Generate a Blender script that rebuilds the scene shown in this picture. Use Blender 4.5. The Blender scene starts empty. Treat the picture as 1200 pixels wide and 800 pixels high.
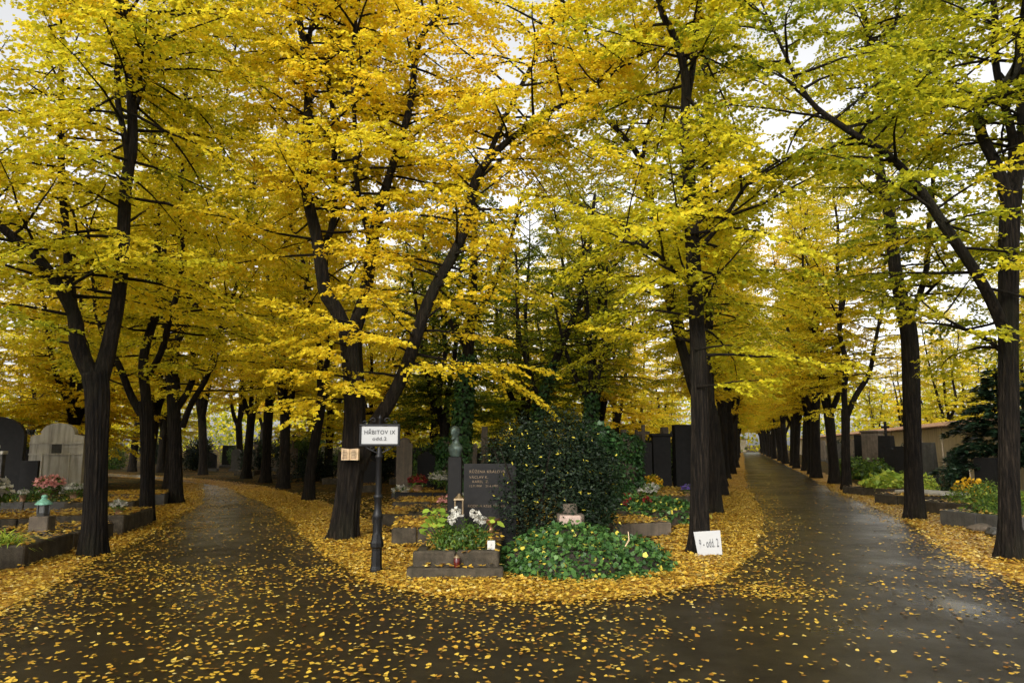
import bpy, bmesh, math, random
import numpy as np
from mathutils import Vector, Matrix

S = bpy.context.scene
COL = S.collection
R = math.radians

# ------------------------------------------------------------------ camera
cam_d = bpy.data.cameras.new('camera')
cam = bpy.data.objects.new('camera', cam_d)
COL.objects.link(cam)
cam_d.sensor_width = 36.0
cam_d.lens = 25.5
cam_d.clip_end = 2000.0
cam.location = (0.0, 0.0, 1.7)
cam.rotation_euler = (R(90 + 8.036), 0, 0)
S.camera = cam

# ------------------------------------------------------------------ sky, sun, exposure
SUN_EL, SUN_ROT = R(33), R(200)          # overcast: weak, very soft sun from behind the camera
w = bpy.data.worlds.new('World')
S.world = w
w.use_nodes = True
nt = w.node_tree
nt.nodes.clear()
out = nt.nodes.new('ShaderNodeOutputWorld')
bg = nt.nodes.new('ShaderNodeBackground')
sky = nt.nodes.new('ShaderNodeTexSky')
sky.sky_type = 'NISHITA'
sky.sun_disc = False
sky.sun_elevation = SUN_EL
sky.sun_rotation = SUN_ROT
sky.air_density = 1.0
sky.dust_density = 3.0
sky.ozone_density = 0.5
hsv = nt.nodes.new('ShaderNodeHueSaturation')    # a closed cloud cover takes the blue out of the sky
hsv.inputs['Saturation'].default_value = 0.06
nt.links.new(sky.outputs[0], hsv.inputs['Color'])
nt.links.new(hsv.outputs[0], bg.inputs[0])
bg.inputs[1].default_value = 0.15
nt.links.new(bg.outputs[0], out.inputs[0])
sun_d = bpy.data.lights.new('sun', 'SUN')
sun_d.energy = 1.3
sun_d.angle = R(25)
sun_d.color = (1.0, 0.93, 0.82)
sun = bpy.data.objects.new('sun', sun_d)
COL.objects.link(sun)
sun.rotation_euler = (R(90) - SUN_EL, 0, R(180) - SUN_ROT)
S.view_settings.view_transform = 'Standard'
S.view_settings.look = 'None'
S.view_settings.gamma = 1.0
S.view_settings.use_curve_mapping = False
S.view_settings.exposure = 0.97
S.render.engine = 'CYCLES'
S.cycles.max_bounces = 9
S.cycles.diffuse_bounces = 8
S.cycles.glossy_bounces = 2
S.cycles.transmission_bounces = 6
S.cycles.transparent_max_bounces = 6
S.cycles.sample_clamp_indirect = 6.0
S.cycles.use_denoising = True

# ------------------------------------------------------------------ material helpers
MATS = {}
def node_mat(name):
    m = bpy.data.materials.new(name)
    m.use_nodes = True
    t = m.node_tree
    p = t.nodes['Principled BSDF']
    MATS[name] = m
    return m, t, p

def ramp(t, fac, stops):
    r = t.nodes.new('ShaderNodeValToRGB')
    e = r.color_ramp.elements
    while len(e) < len(stops):
        e.new(0.5)
    for i, (pos, c) in enumerate(stops):
        e[i].position = pos
        e[i].color = (c[0], c[1], c[2], 1)
    if fac is not None:
        t.links.new(fac, r.inputs[0])
    return r

def coords(t, scale=(1, 1, 1), kind='Object'):
    tc = t.nodes.new('ShaderNodeTexCoord')
    mp = t.nodes.new('ShaderNodeMapping')
    mp.inputs['Scale'].default_value = scale
    t.links.new(tc.outputs[kind], mp.inputs[0])
    return mp.outputs[0]

def noise(t, vec, scale, detail=4, rough=0.55, kind='FBM'):
    n = t.nodes.new('ShaderNodeTexNoise')
    n.noise_type = kind
    n.inputs['Scale'].default_value = scale
    n.inputs['Detail'].default_value = detail
    n.inputs['Roughness'].default_value = rough
    t.links.new(vec, n.inputs['Vector'])
    return n.outputs['Fac']

def voro(t, vec, scale, feature='F1', out='Distance', rnd=1.0):
    n = t.nodes.new('ShaderNodeTexVoronoi')
    n.feature = feature
    n.inputs['Scale'].default_value = scale
    n.inputs['Randomness'].default_value = rnd
    t.links.new(vec, n.inputs['Vector'])
    return n.outputs[out]

def bump(t, p, h, strength, dist):
    b = t.nodes.new('ShaderNodeBump')
    b.inputs['Strength'].default_value = strength
    b.inputs['Distance'].default_value = dist
    t.links.new(h, b.inputs['Height'])
    t.links.new(b.outputs[0], p.inputs['Normal'])
    return b

def math_n(t, op, a, b=None, clamp=False):
    m = t.nodes.new('ShaderNodeMath')
    m.operation = op
    m.use_clamp = clamp
    for i, v in enumerate((a, b)):
        if v is None:
            continue
        if isinstance(v, (int, float)):
            m.inputs[i].default_value = v
        else:
            t.links.new(v, m.inputs[i])
    return m.outputs[0]

def mixc(t, fac, a, b, mode='MIX'):
    m = t.nodes.new('ShaderNodeMix')
    m.data_type = 'RGBA'
    m.blend_type = mode
    for idx, v in ((0, fac), (6, a), (7, b)):
        if isinstance(v, (int, float)):
            m.inputs[idx].default_value = v
        elif isinstance(v, tuple):
            m.inputs[idx].default_value = (v[0], v[1], v[2], 1)
        else:
            t.links.new(v, m.inputs[idx])
    return m.outputs[2]

def stone(name, c0, c1, rough=0.6, scale=6.0, streak=True, bumps=0.3, stain=(0.03, 0.03, 0.02)):
    m, t, p = node_mat(name)
    v = coords(t)
    n = noise(t, v, scale, 6, 0.6)
    col = ramp(t, n, [(0.3, c0), (0.7, c1)]).outputs[0]
    if streak:                                   # rain streaks and lichen
        vs = coords(t, (9, 9, 0.7))
        s = noise(t, vs, 1.0, 3, 0.6)
        sm = ramp(t, s, [(0.45, (0, 0, 0)), (0.72, (0.75, 0.75, 0.75))]).outputs[0]
        col = mixc(t, sm, col, stain)
    fine = noise(t, v, 90, 3, 0.7)
    col = mixc(t, 0.25, col, ramp(t, fine, [(0.35, tuple(x * 0.4 for x in c0)), (0.65, c1)]).outputs[0])
    t.links.new(col, p.inputs['Base Color'])
    p.inputs['Roughness'].default_value = rough
    p.inputs['Specular IOR Level'].default_value = 0.2
    bump(t, p, math_n(t, 'ADD', n, math_n(t, 'MULTIPLY', fine, 0.3)), bumps, 0.02)
    return m

def plain(name, c, rough=0.5, metal=0.0, var=0.25, scale=20.0):
    m, t, p = node_mat(name)
    v = coords(t)
    n = noise(t, v, scale, 4, 0.6)
    col = ramp(t, n, [(0.3, tuple(x * (1 - var) for x in c)), (0.7, tuple(min(1, x * (1 + var)) for x in c))]).outputs[0]
    t.links.new(col, p.inputs['Base Color'])
    p.inputs['Roughness'].default_value = rough
    p.inputs['Metallic'].default_value = metal
    bump(t, p, n, 0.15, 0.004)
    return m

def leafy(name, stops, trans=0.4, rough=0.45, tint=False, spec=0.35):
    """leaf blade: reflects and lets light through; 'tone' is the leaf's own colour, the object's colour shifts the whole tree"""
    m, t, p = node_mat(name)
    at = t.nodes.new('ShaderNodeAttribute')
    at.attribute_name = 'tone'
    fac = at.outputs['Fac']
    if tint:
        oi = t.nodes.new('ShaderNodeObjectInfo')
        sp = t.nodes.new('ShaderNodeSeparateColor')
        t.links.new(oi.outputs['Color'], sp.inputs[0])
        fac = math_n(t, 'ADD', fac, math_n(t, 'SUBTRACT', sp.outputs[0], 0.5), True)
    r = ramp(t, fac, stops)
    col = r.outputs[0]
    t.links.new(col, p.inputs['Base Color'])
    p.inputs['Roughness'].default_value = rough
    p.inputs['Specular IOR Level'].default_value = spec
    if trans > 0:
        tr = t.nodes.new('ShaderNodeBsdfTranslucent')
        t.links.new(col, tr.inputs[0])
        mx = t.nodes.new('ShaderNodeMixShader')
        mx.inputs[0].default_value = trans
        t.links.new(p.outputs[0], mx.inputs[1])
        t.links.new(tr.outputs[0], mx.inputs[2])
        o = [n for n in t.nodes if n.type == 'OUTPUT_MATERIAL'][0]
        t.links.new(mx.outputs[0], o.inputs[0])
    return m

# ---- bark: long furrows, wet and nearly black
m, t, p = node_mat('bark')
v = coords(t, (1, 1, 0.10))
n1 = noise(t, v, 30, 6, 0.7)
n2 = noise(t, coords(t, (1, 1, 0.16)), 75, 4, 0.7)
v2 = voro(t, v, 26, 'SMOOTH_F1', 'Distance')
rid = math_n(t, 'ADD', math_n(t, 'MULTIPLY', n1, 0.75), math_n(t, 'MULTIPLY', math_n(t, 'SUBTRACT', 1.0, v2), 0.3))
rid = math_n(t, 'ADD', rid, math_n(t, 'MULTIPLY', math_n(t, 'SUBTRACT', n2, 0.5), 0.35))
patch = noise(t, coords(t, (1, 1, 0.45)), 1.7, 4, 0.6)
col = ramp(t, rid, [(0.40, (0.002, 0.0015, 0.001)), (0.55, (0.009, 0.0063, 0.004)), (0.78, (0.040, 0.030, 0.020))]).outputs[0]
col = mixc(t, ramp(t, patch, [(0.5, (0, 0, 0)), (0.72, (0.55, 0.55, 0.55))]).outputs[0], col, (0.024, 0.024, 0.011))
col = mixc(t, ramp(t, noise(t, coords(t, (3, 3, 0.35)), 1.0, 3, 0.5), [(0.56, (0, 0, 0)), (0.75, (0.5, 0.5, 0.5))]).outputs[0], col, (0.009, 0.007, 0.005))
t.links.new(col, p.inputs['Base Color'])
p.inputs['Roughness'].default_value = 0.7
p.inputs['Specular IOR Level'].default_value = 0.15
bump(t, p, rid, 1.0, 0.09)

YEL = [(0.0, (0.05, 0.085, 0.010)), (0.22, (0.20, 0.24, 0.014)), (0.42, (0.66, 0.61, 0.030)), (0.62, (0.87, 0.69, 0.036)), (0.86, (0.85, 0.58, 0.036)), (1.0, (0.45, 0.25, 0.03))]
leafy('leaf_linden', YEL, 0.6, 0.45, tint=True)
leafy('leaf_fallen', [(0.0, (0.10, 0.04, 0.010)), (0.22, (0.33, 0.15, 0.018)), (0.5, (0.53, 0.325, 0.035)), (0.8, (0.57, 0.40, 0.06)), (1.0, (0.60, 0.48, 0.18))], 0.12, 0.35, spec=0.5)
leafy('leaf_ivy', [(0.0, (0.012, 0.035, 0.010)), (0.5, (0.032, 0.085, 0.020)), (0.93, (0.085, 0.17, 0.035)), (1.0, (0.5, 0.42, 0.05))], 0.15, 0.45, spec=0.25)
leafy('leaf_evergreen', [(0.0, (0.004, 0.008, 0.004)), (0.6, (0.009, 0.019, 0.008)), (0.95, (0.026, 0.043, 0.014)), (0.985, (0.03, 0.045, 0.016)), (1.0, (0.6, 0.5, 0.06))], 0.12, 0.55, spec=0.18)
leafy('leaf_green', [(0.0, (0.03, 0.07, 0.012)), (0.5, (0.09, 0.16, 0.02)), (1.0, (0.24, 0.30, 0.03))], 0.35, 0.45)
leafy('leaf_lime', [(0.0, (0.12, 0.2, 0.02)), (0.5, (0.28, 0.40, 0.05)), (1.0, (0.5, 0.52, 0.06))], 0.35, 0.45)
leafy('needle', [(0.0, (0.008, 0.022, 0.012)), (0.6, (0.02, 0.05, 0.022)), (1.0, (0.05, 0.09, 0.03))], 0.1, 0.5)
for nm, c in (('petal_white', (0.5, 0.485, 0.42)), ('petal_pink', (0.70, 0.32, 0.28)), ('petal_red', (0.20, 0.012, 0.012)), ('petal_yellow', (0.75, 0.45, 0.02)), ('petal_violet', (0.15, 0.10, 0.36))):
    leafy(nm, [(0.0, tuple(x * 0.55 for x in c)), (0.6, c), (1.0, c)], 0.25, 0.6)

stone('granite_black', (0.007, 0.007, 0.007), (0.016, 0.015, 0.014), 0.6, 8, False, 0.05).node_tree.nodes['Principled BSDF'].inputs['Specular IOR Level'].default_value = 0.15
stone('granite_grey', (0.035, 0.033, 0.030), (0.085, 0.08, 0.07), 0.55, 7, True, 0.2)
stone('sandstone', (0.07, 0.055, 0.04), (0.15, 0.118, 0.085), 0.75, 6, True, 0.35)
stone('limestone', (0.36, 0.335, 0.275), (0.54, 0.505, 0.43), 0.75, 3, True, 0.3, (0.085, 0.078, 0.055))
stone('kerb_concrete', (0.012, 0.0095, 0.006), (0.085, 0.068, 0.045), 0.8, 7, True, 0.8, (0.018, 0.017, 0.010))
stone('rose_granite', (0.30, 0.21, 0.17), (0.45, 0.34, 0.28), 0.6, 14, False, 0.2)
stone('plaster', (0.50, 0.42, 0.30), (0.66, 0.57, 0.43), 0.85, 2.2, True, 0.3, (0.30, 0.25, 0.18))
plain('terracotta', (0.27, 0.155, 0.085), 0.8, 0, 0.35, 9)
plain('soil', (0.022, 0.016, 0.010), 0.9, 0, 0.4, 18)
plain('iron_black', (0.007, 0.007, 0.0075), 0.45, 0.0, 0.3, 40).node_tree.nodes['Principled BSDF'].inputs['Specular IOR Level'].default_value = 0.25
plain('sign_white', (0.33, 0.33, 0.322), 0.4, 0, 0.03, 5)
plain('board_white', (0.26, 0.26, 0.254), 0.5, 0, 0.03, 5)
plain('sign_text', (0.008, 0.008, 0.009), 0.5, 0, 0.05, 5)
plain('gilt', (0.15, 0.105, 0.06), 0.45, 0.4, 0.3, 60)
plain('bronze_patina', (0.06, 0.085, 0.07), 0.5, 0.5, 0.5, 14)
plain('verdigris', (0.13, 0.30, 0.22), 0.6, 0.2, 0.4, 25)
plain('copper', (0.22, 0.11, 0.06), 0.35, 0.8, 0.3, 15)
plain('book_wood', (0.55, 0.40, 0.24), 0.7, 0, 0.2, 12)
plain('book_ink', (0.10, 0.06, 0.035), 0.7, 0, 0.1, 12)
plain('red_glass', (0.07, 0.006, 0.005), 0.15, 0, 0.2, 10)
plain('lantern_brass', (0.16, 0.115, 0.06), 0.45, 0.5, 0.3, 25)
plain('white_plastic', (0.42, 0.41, 0.38), 0.45, 0, 0.06, 20)
plain('grey_metal', (0.08, 0.08, 0.075), 0.4, 0.6, 0.2, 20)

# ---- wet asphalt
m, t, p = node_mat('asphalt')
v = coords(t)
big = noise(t, v, 0.45, 4, 0.6)
mid = noise(t, v, 2.3, 4, 0.6)
grain = voro(t, v, 150)
fine = noise(t, v, 60, 3, 0.6)
wet = ramp(t, math_n(t, 'ADD', math_n(t, 'MULTIPLY', big, 0.7), math_n(t, 'MULTIPLY', mid, 0.3)), [(0.40, (0, 0, 0)), (0.64, (0.75, 0.75, 0.75))]).outputs[0]
for (cx, cy, rx, ry) in ((3.05, 8.75, 0.9, 1.0), (4.7, 7.9, 0.8, 2.0)):   # shallow standing water in hollows of the surface
    mp = t.nodes.new('ShaderNodeMapping')
    mp.inputs['Location'].default_value = (-cx / rx, -cy / ry, 0)
    mp.inputs['Scale'].default_value = (1 / rx, 1 / ry, 0)
    t.links.new(v, mp.inputs[0])
    vl = t.nodes.new('ShaderNodeVectorMath'); vl.operation = 'LENGTH'
    t.links.new(mp.outputs[0], vl.inputs[0])
    dd = math_n(t, 'ADD', vl.outputs['Value'], math_n(t, 'MULTIPLY', math_n(t, 'SUBTRACT', mid, 0.5), 1.1))
    wet = math_n(t, 'MAXIMUM', wet, ramp(t, dd, [(0.1, (0.95, 0.95, 0.95)), (1.25, (0, 0, 0))]).outputs[0])
col = ramp(t, mid, [(0.3, (0.006, 0.0046, 0.0034)), (0.7, (0.014, 0.0105, 0.0075))]).outputs[0]
col = mixc(t, math_n(t, 'MULTIPLY', fine, 0.5), col, (0.019, 0.0145, 0.0102))
t.links.new(mixc(t, wet, col, (0.010, 0.008, 0.006)), p.inputs['Base Color'])
rr = ramp(t, wet, [(0.0, (0.40, 0.40, 0.40)), (0.75, (0.26, 0.26, 0.26)), (1.0, (0.16, 0.16, 0.16))]).outputs[0]
t.links.new(rr, p.inputs['Roughness'])
t.links.new(math_n(t, 'ADD', 0.16, math_n(t, 'MULTIPLY', wet, 0.36)), p.inputs['Specular IOR Level'])
bb = bump(t, p, math_n(t, 'ADD', grain, math_n(t, 'MULTIPLY', fine, 0.4)), 0.35, 0.006)
t.links.new(math_n(t, 'SUBTRACT', 0.42, math_n(t, 'MULTIPLY', wet, 0.34)), bb.inputs['Strength'])

# ---- leaf litter sheet and cemetery soil
m, t, p = node_mat('litter')
v = coords(t)
cell = voro(t, v, 15, 'F1', 'Color')
sep = t.nodes.new('ShaderNodeSeparateColor')
t.links.new(cell, sep.inputs[0])
dist = voro(t, v, 15)
col = ramp(t, sep.outputs[0], [(0.0, (0.12, 0.05, 0.012)), (0.3, (0.30, 0.15, 0.02)), (0.7, (0.45, 0.25, 0.028)), (1.0, (0.52, 0.34, 0.06))]).outputs[0]
wear = noise(t, v, 1.3, 4, 0.6)
col = mixc(t, ramp(t, wear, [(0.52, (0, 0, 0)), (0.7, (0.75, 0.75, 0.75))]).outputs[0], col, (0.05, 0.03, 0.015))
t.links.new(col, p.inputs['Base Color'])
p.inputs['Roughness'].default_value = 0.7
p.inputs['Specular IOR Level'].default_value = 0.2
bump(t, p, math_n(t, 'SUBTRACT', sep.outputs[1], dist), 0.6, 0.02)

m, t, p = node_mat('grave_ground')
v = coords(t)
cell = voro(t, v, 13, 'F1', 'Color')
sep = t.nodes.new('ShaderNodeSeparateColor')
t.links.new(cell, sep.inputs[0])
col = ramp(t, sep.outputs[0], [(0.0, (0.012, 0.009, 0.006)), (0.55, (0.022, 0.016, 0.009)), (0.75, (0.12, 0.06, 0.010)), (1.0, (0.32, 0.18, 0.022))]).outputs[0]
g_ = noise(t, v, 0.5, 4, 0.6)
col = mixc(t, ramp(t, g_, [(0.42, (0, 0, 0)), (0.62, (0.85, 0.85, 0.85))]).outputs[0], col, (0.020, 0.024, 0.009))
t.links.new(col, p.inputs['Base Color'])
p.inputs['Roughness'].default_value = 0.9
p.inputs['Specular IOR Level'].default_value = 0.05
bump(t, p, noise(t, v, 9, 4, 0.6), 0.6, 0.05)

# ------------------------------------------------------------------ geometry helpers
class MB:
    """collects simple solids into one mesh"""
    def __init__(self):
        self.v, self.f, self.smooth = [], [], []
    def add(self, vs, fs, smooth=False):
        o = len(self.v)
        self.v += [tuple(x) for x in vs]
        self.f += [tuple(i + o for i in f) for f in fs]
        self.smooth += [smooth] * len(fs)
        return self
    def box(self, c, s, rz=0.0, taper=1.0, bev=0.0, jit=0.0):
        """box standing with its centre at c; chamfered edges when bev > 0"""
        x, y, z = s[0] / 2, s[1] / 2, s[2] / 2
        if bev <= 0:
            ring = [(-z, 0), (z, 0)]
        else:
            ring = [(-z, bev), (-z + bev, 0), (z - bev, 0), (z, bev)]
        vs, fs = [], []
        ca, sa = math.cos(rz), math.sin(rz)
        for (zz, ins) in ring:
            k = 1.0 + (taper - 1.0) * ((zz + z) / (2 * z))
            X, Y = x * k - ins, y * k - ins
            b = bev
            if bev > 0:
                o = [(-X + b, -Y), (X - b, -Y), (X, -Y + b), (X, Y - b), (X - b, Y), (-X + b, Y), (-X, Y - b), (-X, -Y + b)]
            else:
                o = [(-X, -Y), (X, -Y), (X, Y), (-X, Y)]
            for (a, bb) in o:
                vs.append((c[0] + a * ca - bb * sa, c[1] + a * sa + bb * ca, c[2] + zz))
        n = 8 if bev > 0 else 4
        for k in range(len(ring) - 1):
            for i in range(n):
                j = (i + 1) % n
                fs.append((k * n + i, k * n + j, (k + 1) * n + j, (k + 1) * n + i))
        fs.append(tuple(range(n - 1, -1, -1)))
        fs.append(tuple((len(ring) - 1) * n + i for i in range(n)))
        return self.add(vs, fs)
    def lathe(self, prof, c=(0, 0, 0), n=16, sx=1.0, sy=1.0, smooth=True):
        vs, fs = [], []
        for (r, z) in prof:
            for i in range(n):
                a = 2 * math.pi * i / n
                vs.append((c[0] + r * sx * math.cos(a), c[1] + r * sy * math.sin(a), c[2] + z))
        for k in range(len(prof) - 1):
            for i in range(n):
                j = (i + 1) % n
                fs.append((k * n + i, k * n + j, (k + 1) * n + j, (k + 1) * n + i))
        self.add(vs, fs, smooth)
        self.add([vs[i] for i in range(n)][::-1], [tuple(range(n))])
        self.add([vs[(len(prof) - 1) * n + i] for i in range(n)], [tuple(range(n))])
        return self
    def prism(self, pts, y0, y1, c=(0, 0, 0)):
        """outline in x-z, extruded along y"""
        n = len(pts)
        vs = [(c[0] + a, c[1] + y0, c[2] + b) for a, b in pts] + [(c[0] + a, c[1] + y1, c[2] + b) for a, b in pts]
        fs = [tuple(range(n)), tuple(range(2 * n - 1, n - 1, -1))]
        for i in range(n):
            j = (i + 1) % n
            fs.append((j, i, n + i, n + j))
        return self.add(vs, fs)
    def tube(self, pts, rad, sides=6, rng=None, lump=0.0, flare=0.0, cap=True, furrow=0.0):
        P = np.asarray(pts, float)
        n = len(P)
        T = np.gradient(P, axis=0)
        T /= np.linalg.norm(T, axis=1)[:, None] + 1e-9
        ref = np.array([1.0, 0, 0]) if abs(T[0][0]) < 0.9 else np.array([0, 1.0, 0])
        th = np.arange(sides) * 2 * math.pi / sides
        ph = rng.uniform(0, 6.28, 8) if rng is not None else np.zeros(8)
        vs = []
        for i in range(n):
            u = ref - T[i] * ref.dot(T[i])
            u /= np.linalg.norm(u) + 1e-9
            ref = u
            wv = np.cross(T[i], u)
            r = np.full(sides, rad[i])
            if lump:
                zz = P[i][2]
                r = r * (1 + lump * (np.sin(3 * th + ph[0] + 0.8 * zz) * 0.5 + np.sin(5 * th + ph[1] - 0.5 * zz) * 0.4 + np.sin(8 * th + ph[2] + 0.3 * np.sin(2 * zz)) * 0.45 + np.sin(2 * th + ph[3] + 2.1 * zz) * 0.3))
            if furrow:                              # long wandering bark ridges
                zz = P[i][2]
                w1 = np.sin(2.3 * zz + 2 * th + ph[6]) * 0.55 + np.sin(5.1 * zz + th * 3 + ph[7]) * 0.3
                w2 = np.sin(3.7 * zz - 3 * th + ph[2]) * 0.5
                r = r + furrow * (1.2 - 1.6 * np.abs(np.sin(9 * th + w1)) ** 3 - 0.8 * np.abs(np.sin(14 * th - w2 + ph[1])) ** 4)
            if flare:
                k = math.exp(-max(P[i][2], 0) / 0.22) * flare
                r = r * (1 + k * (1 + 0.6 * np.sin(4 * th + ph[4]) + 0.4 * np.sin(7 * th + ph[5])))
            for j in range(sides):
                vs.append(P[i] + (u * math.cos(th[j]) + wv * math.sin(th[j])) * r[j])
        fs = []
        for k in range(n - 1):
            for i in range(sides):
                j = (i + 1) % sides
                fs.append((k * sides + i, k * sides + j, (k + 1) * sides + j, (k + 1) * sides + i))
        if cap:
            fs.append(tuple((n - 1) * sides + i for i in range(sides)))
        return self.add(vs, fs, True)
    def mesh(self, name, mat=None):
        me = bpy.data.meshes.new(name)
        me.from_pydata(self.v, [], self.f)
        me.polygons.foreach_set('use_smooth', self.smooth)
        if mat:
            me.materials.append(MATS[mat])
        me.update()
        return me
    def build(self, name, mat, parent=None, loc=(0, 0, 0), rz=0.0):
        return link(name, self.mesh(name, mat), parent, loc, rz)

def link(name, data, parent=None, loc=(0, 0, 0), rz=0.0):
    o = bpy.data.objects.new(name, data)
    COL.objects.link(o)
    o.location = loc
    o.rotation_euler = (0, 0, rz)
    if parent is not None:
        o.parent = parent
    return o

def tag(o, label=None, cat=None, group=None, kind=None):
    if label: o['label'] = label
    if cat: o['category'] = cat
    if group: o['group'] = group
    if kind: o['kind'] = kind
    return o

def thing(name, label, cat, loc=(0, 0, 0), rz=0.0, group=None):
    return tag(link(name, None, None, loc, rz), label, cat, group)

def copy_tree(o, label, loc, rz, scale=1.0, group=None, color=None):
    c = o.copy()
    COL.objects.link(c)
    c.location = loc
    c.rotation_euler = (0, 0, rz)
    c.scale = (scale, scale, scale)
    c['label'] = label
    if group: c['group'] = group
    for ch in o.children:
        d = ch.copy()
        COL.objects.link(d)
        d.parent = c
        if color is not None:
            d.color = color
        for g in ch.children:
            e = g.copy()
            COL.objects.link(e)
            e.parent = d
    return c

def smooth_path(pts, step):
    """Catmull-Rom through pts (n x k), resampled about every step metres"""
    P = np.asarray(pts, float)
    Q = np.vstack([2 * P[0] - P[1], P, 2 * P[-1] - P[-2]])
    o = []
    for i in range(1, len(Q) - 2):
        a, b, c, d = Q[i - 1], Q[i], Q[i + 1], Q[i + 2]
        n = max(2, int(np.linalg.norm((c - b)[:3]) / step))
        tt = np.linspace(0, 1, n, endpoint=False)[:, None]
        o.append(0.5 * (2 * b + (c - a) * tt + (2 * a - 5 * b + 4 * c - d) * tt ** 2 + (3 * b - a - 3 * c + d) * tt ** 3))
    o.append(P[-1:])
    return np.vstack(o)

# leaf outlines: (side, along, lift)
SH_LINDEN = np.array([(-.28, .02, 0), (-.52, .42, .07), (0, 1.0, -.06), (.52, .42, .07), (.28, .02, 0)])
SH_KITE = np.array([(0, 0, 0), (-.5, .38, .10), (0, 1.0, -.04), (.5, .38, .10)])
SH_IVY = np.array([(0, 0, 0), (-.5, .12, .04), (-.36, .5, .05), (0, 1.0, -.1), (.36, .5, .05), (.5, .12, .04)])
SH_LANCE = np.array([(0, 0, 0), (-.22, .4, .05), (0, 1.0, -.05), (.22, .4, .05)])
SH_BLADE = np.array([(-.04, 0, 0), (-.035, .55, .0), (0, 1.0, -.2), (.035, .55, .0), (.04, 0, 0)])

def unit(a):
    return a / (np.linalg.norm(a, axis=1)[:, None] + 1e-9)

def leaves_mesh(name, P, D, N, size, tone, shape, mat):
    P = np.asarray(P, float); n = len(P); k = len(shape)
    D = unit(np.asarray(D, float))
    N = np.asarray(N, float)
    N = unit(N - D * np.sum(N * D, axis=1)[:, None])
    Sd = np.cross(D, N)
    V = np.empty((n, k, 3))
    for i, (a, b, c) in enumerate(shape):
        V[:, i] = P + size[:, None] * (Sd * a + D * b + N * c)
    me = bpy.data.meshes.new(name)
    me.vertices.add(n * k)
    me.vertices.foreach_set('co', V.ravel())
    me.loops.add(n * k)
    me.loops.foreach_set('vertex_index', np.arange(n * k, dtype=np.int32))
    me.polygons.add(n)
    me.polygons.foreach_set('loop_start', np.arange(0, n * k, k, dtype=np.int32))
    me.update(calc_edges=True)
    at = me.attributes.new('tone', 'FLOAT', 'FACE')
    at.data.foreach_set('value', np.clip(tone, 0, 1).astype(np.float32))
    me.materials.append(MATS[mat])
    return me

def rand_dirs(rng, n):
    a = rng.normal(size=(n, 3))
    return unit(a)
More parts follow.
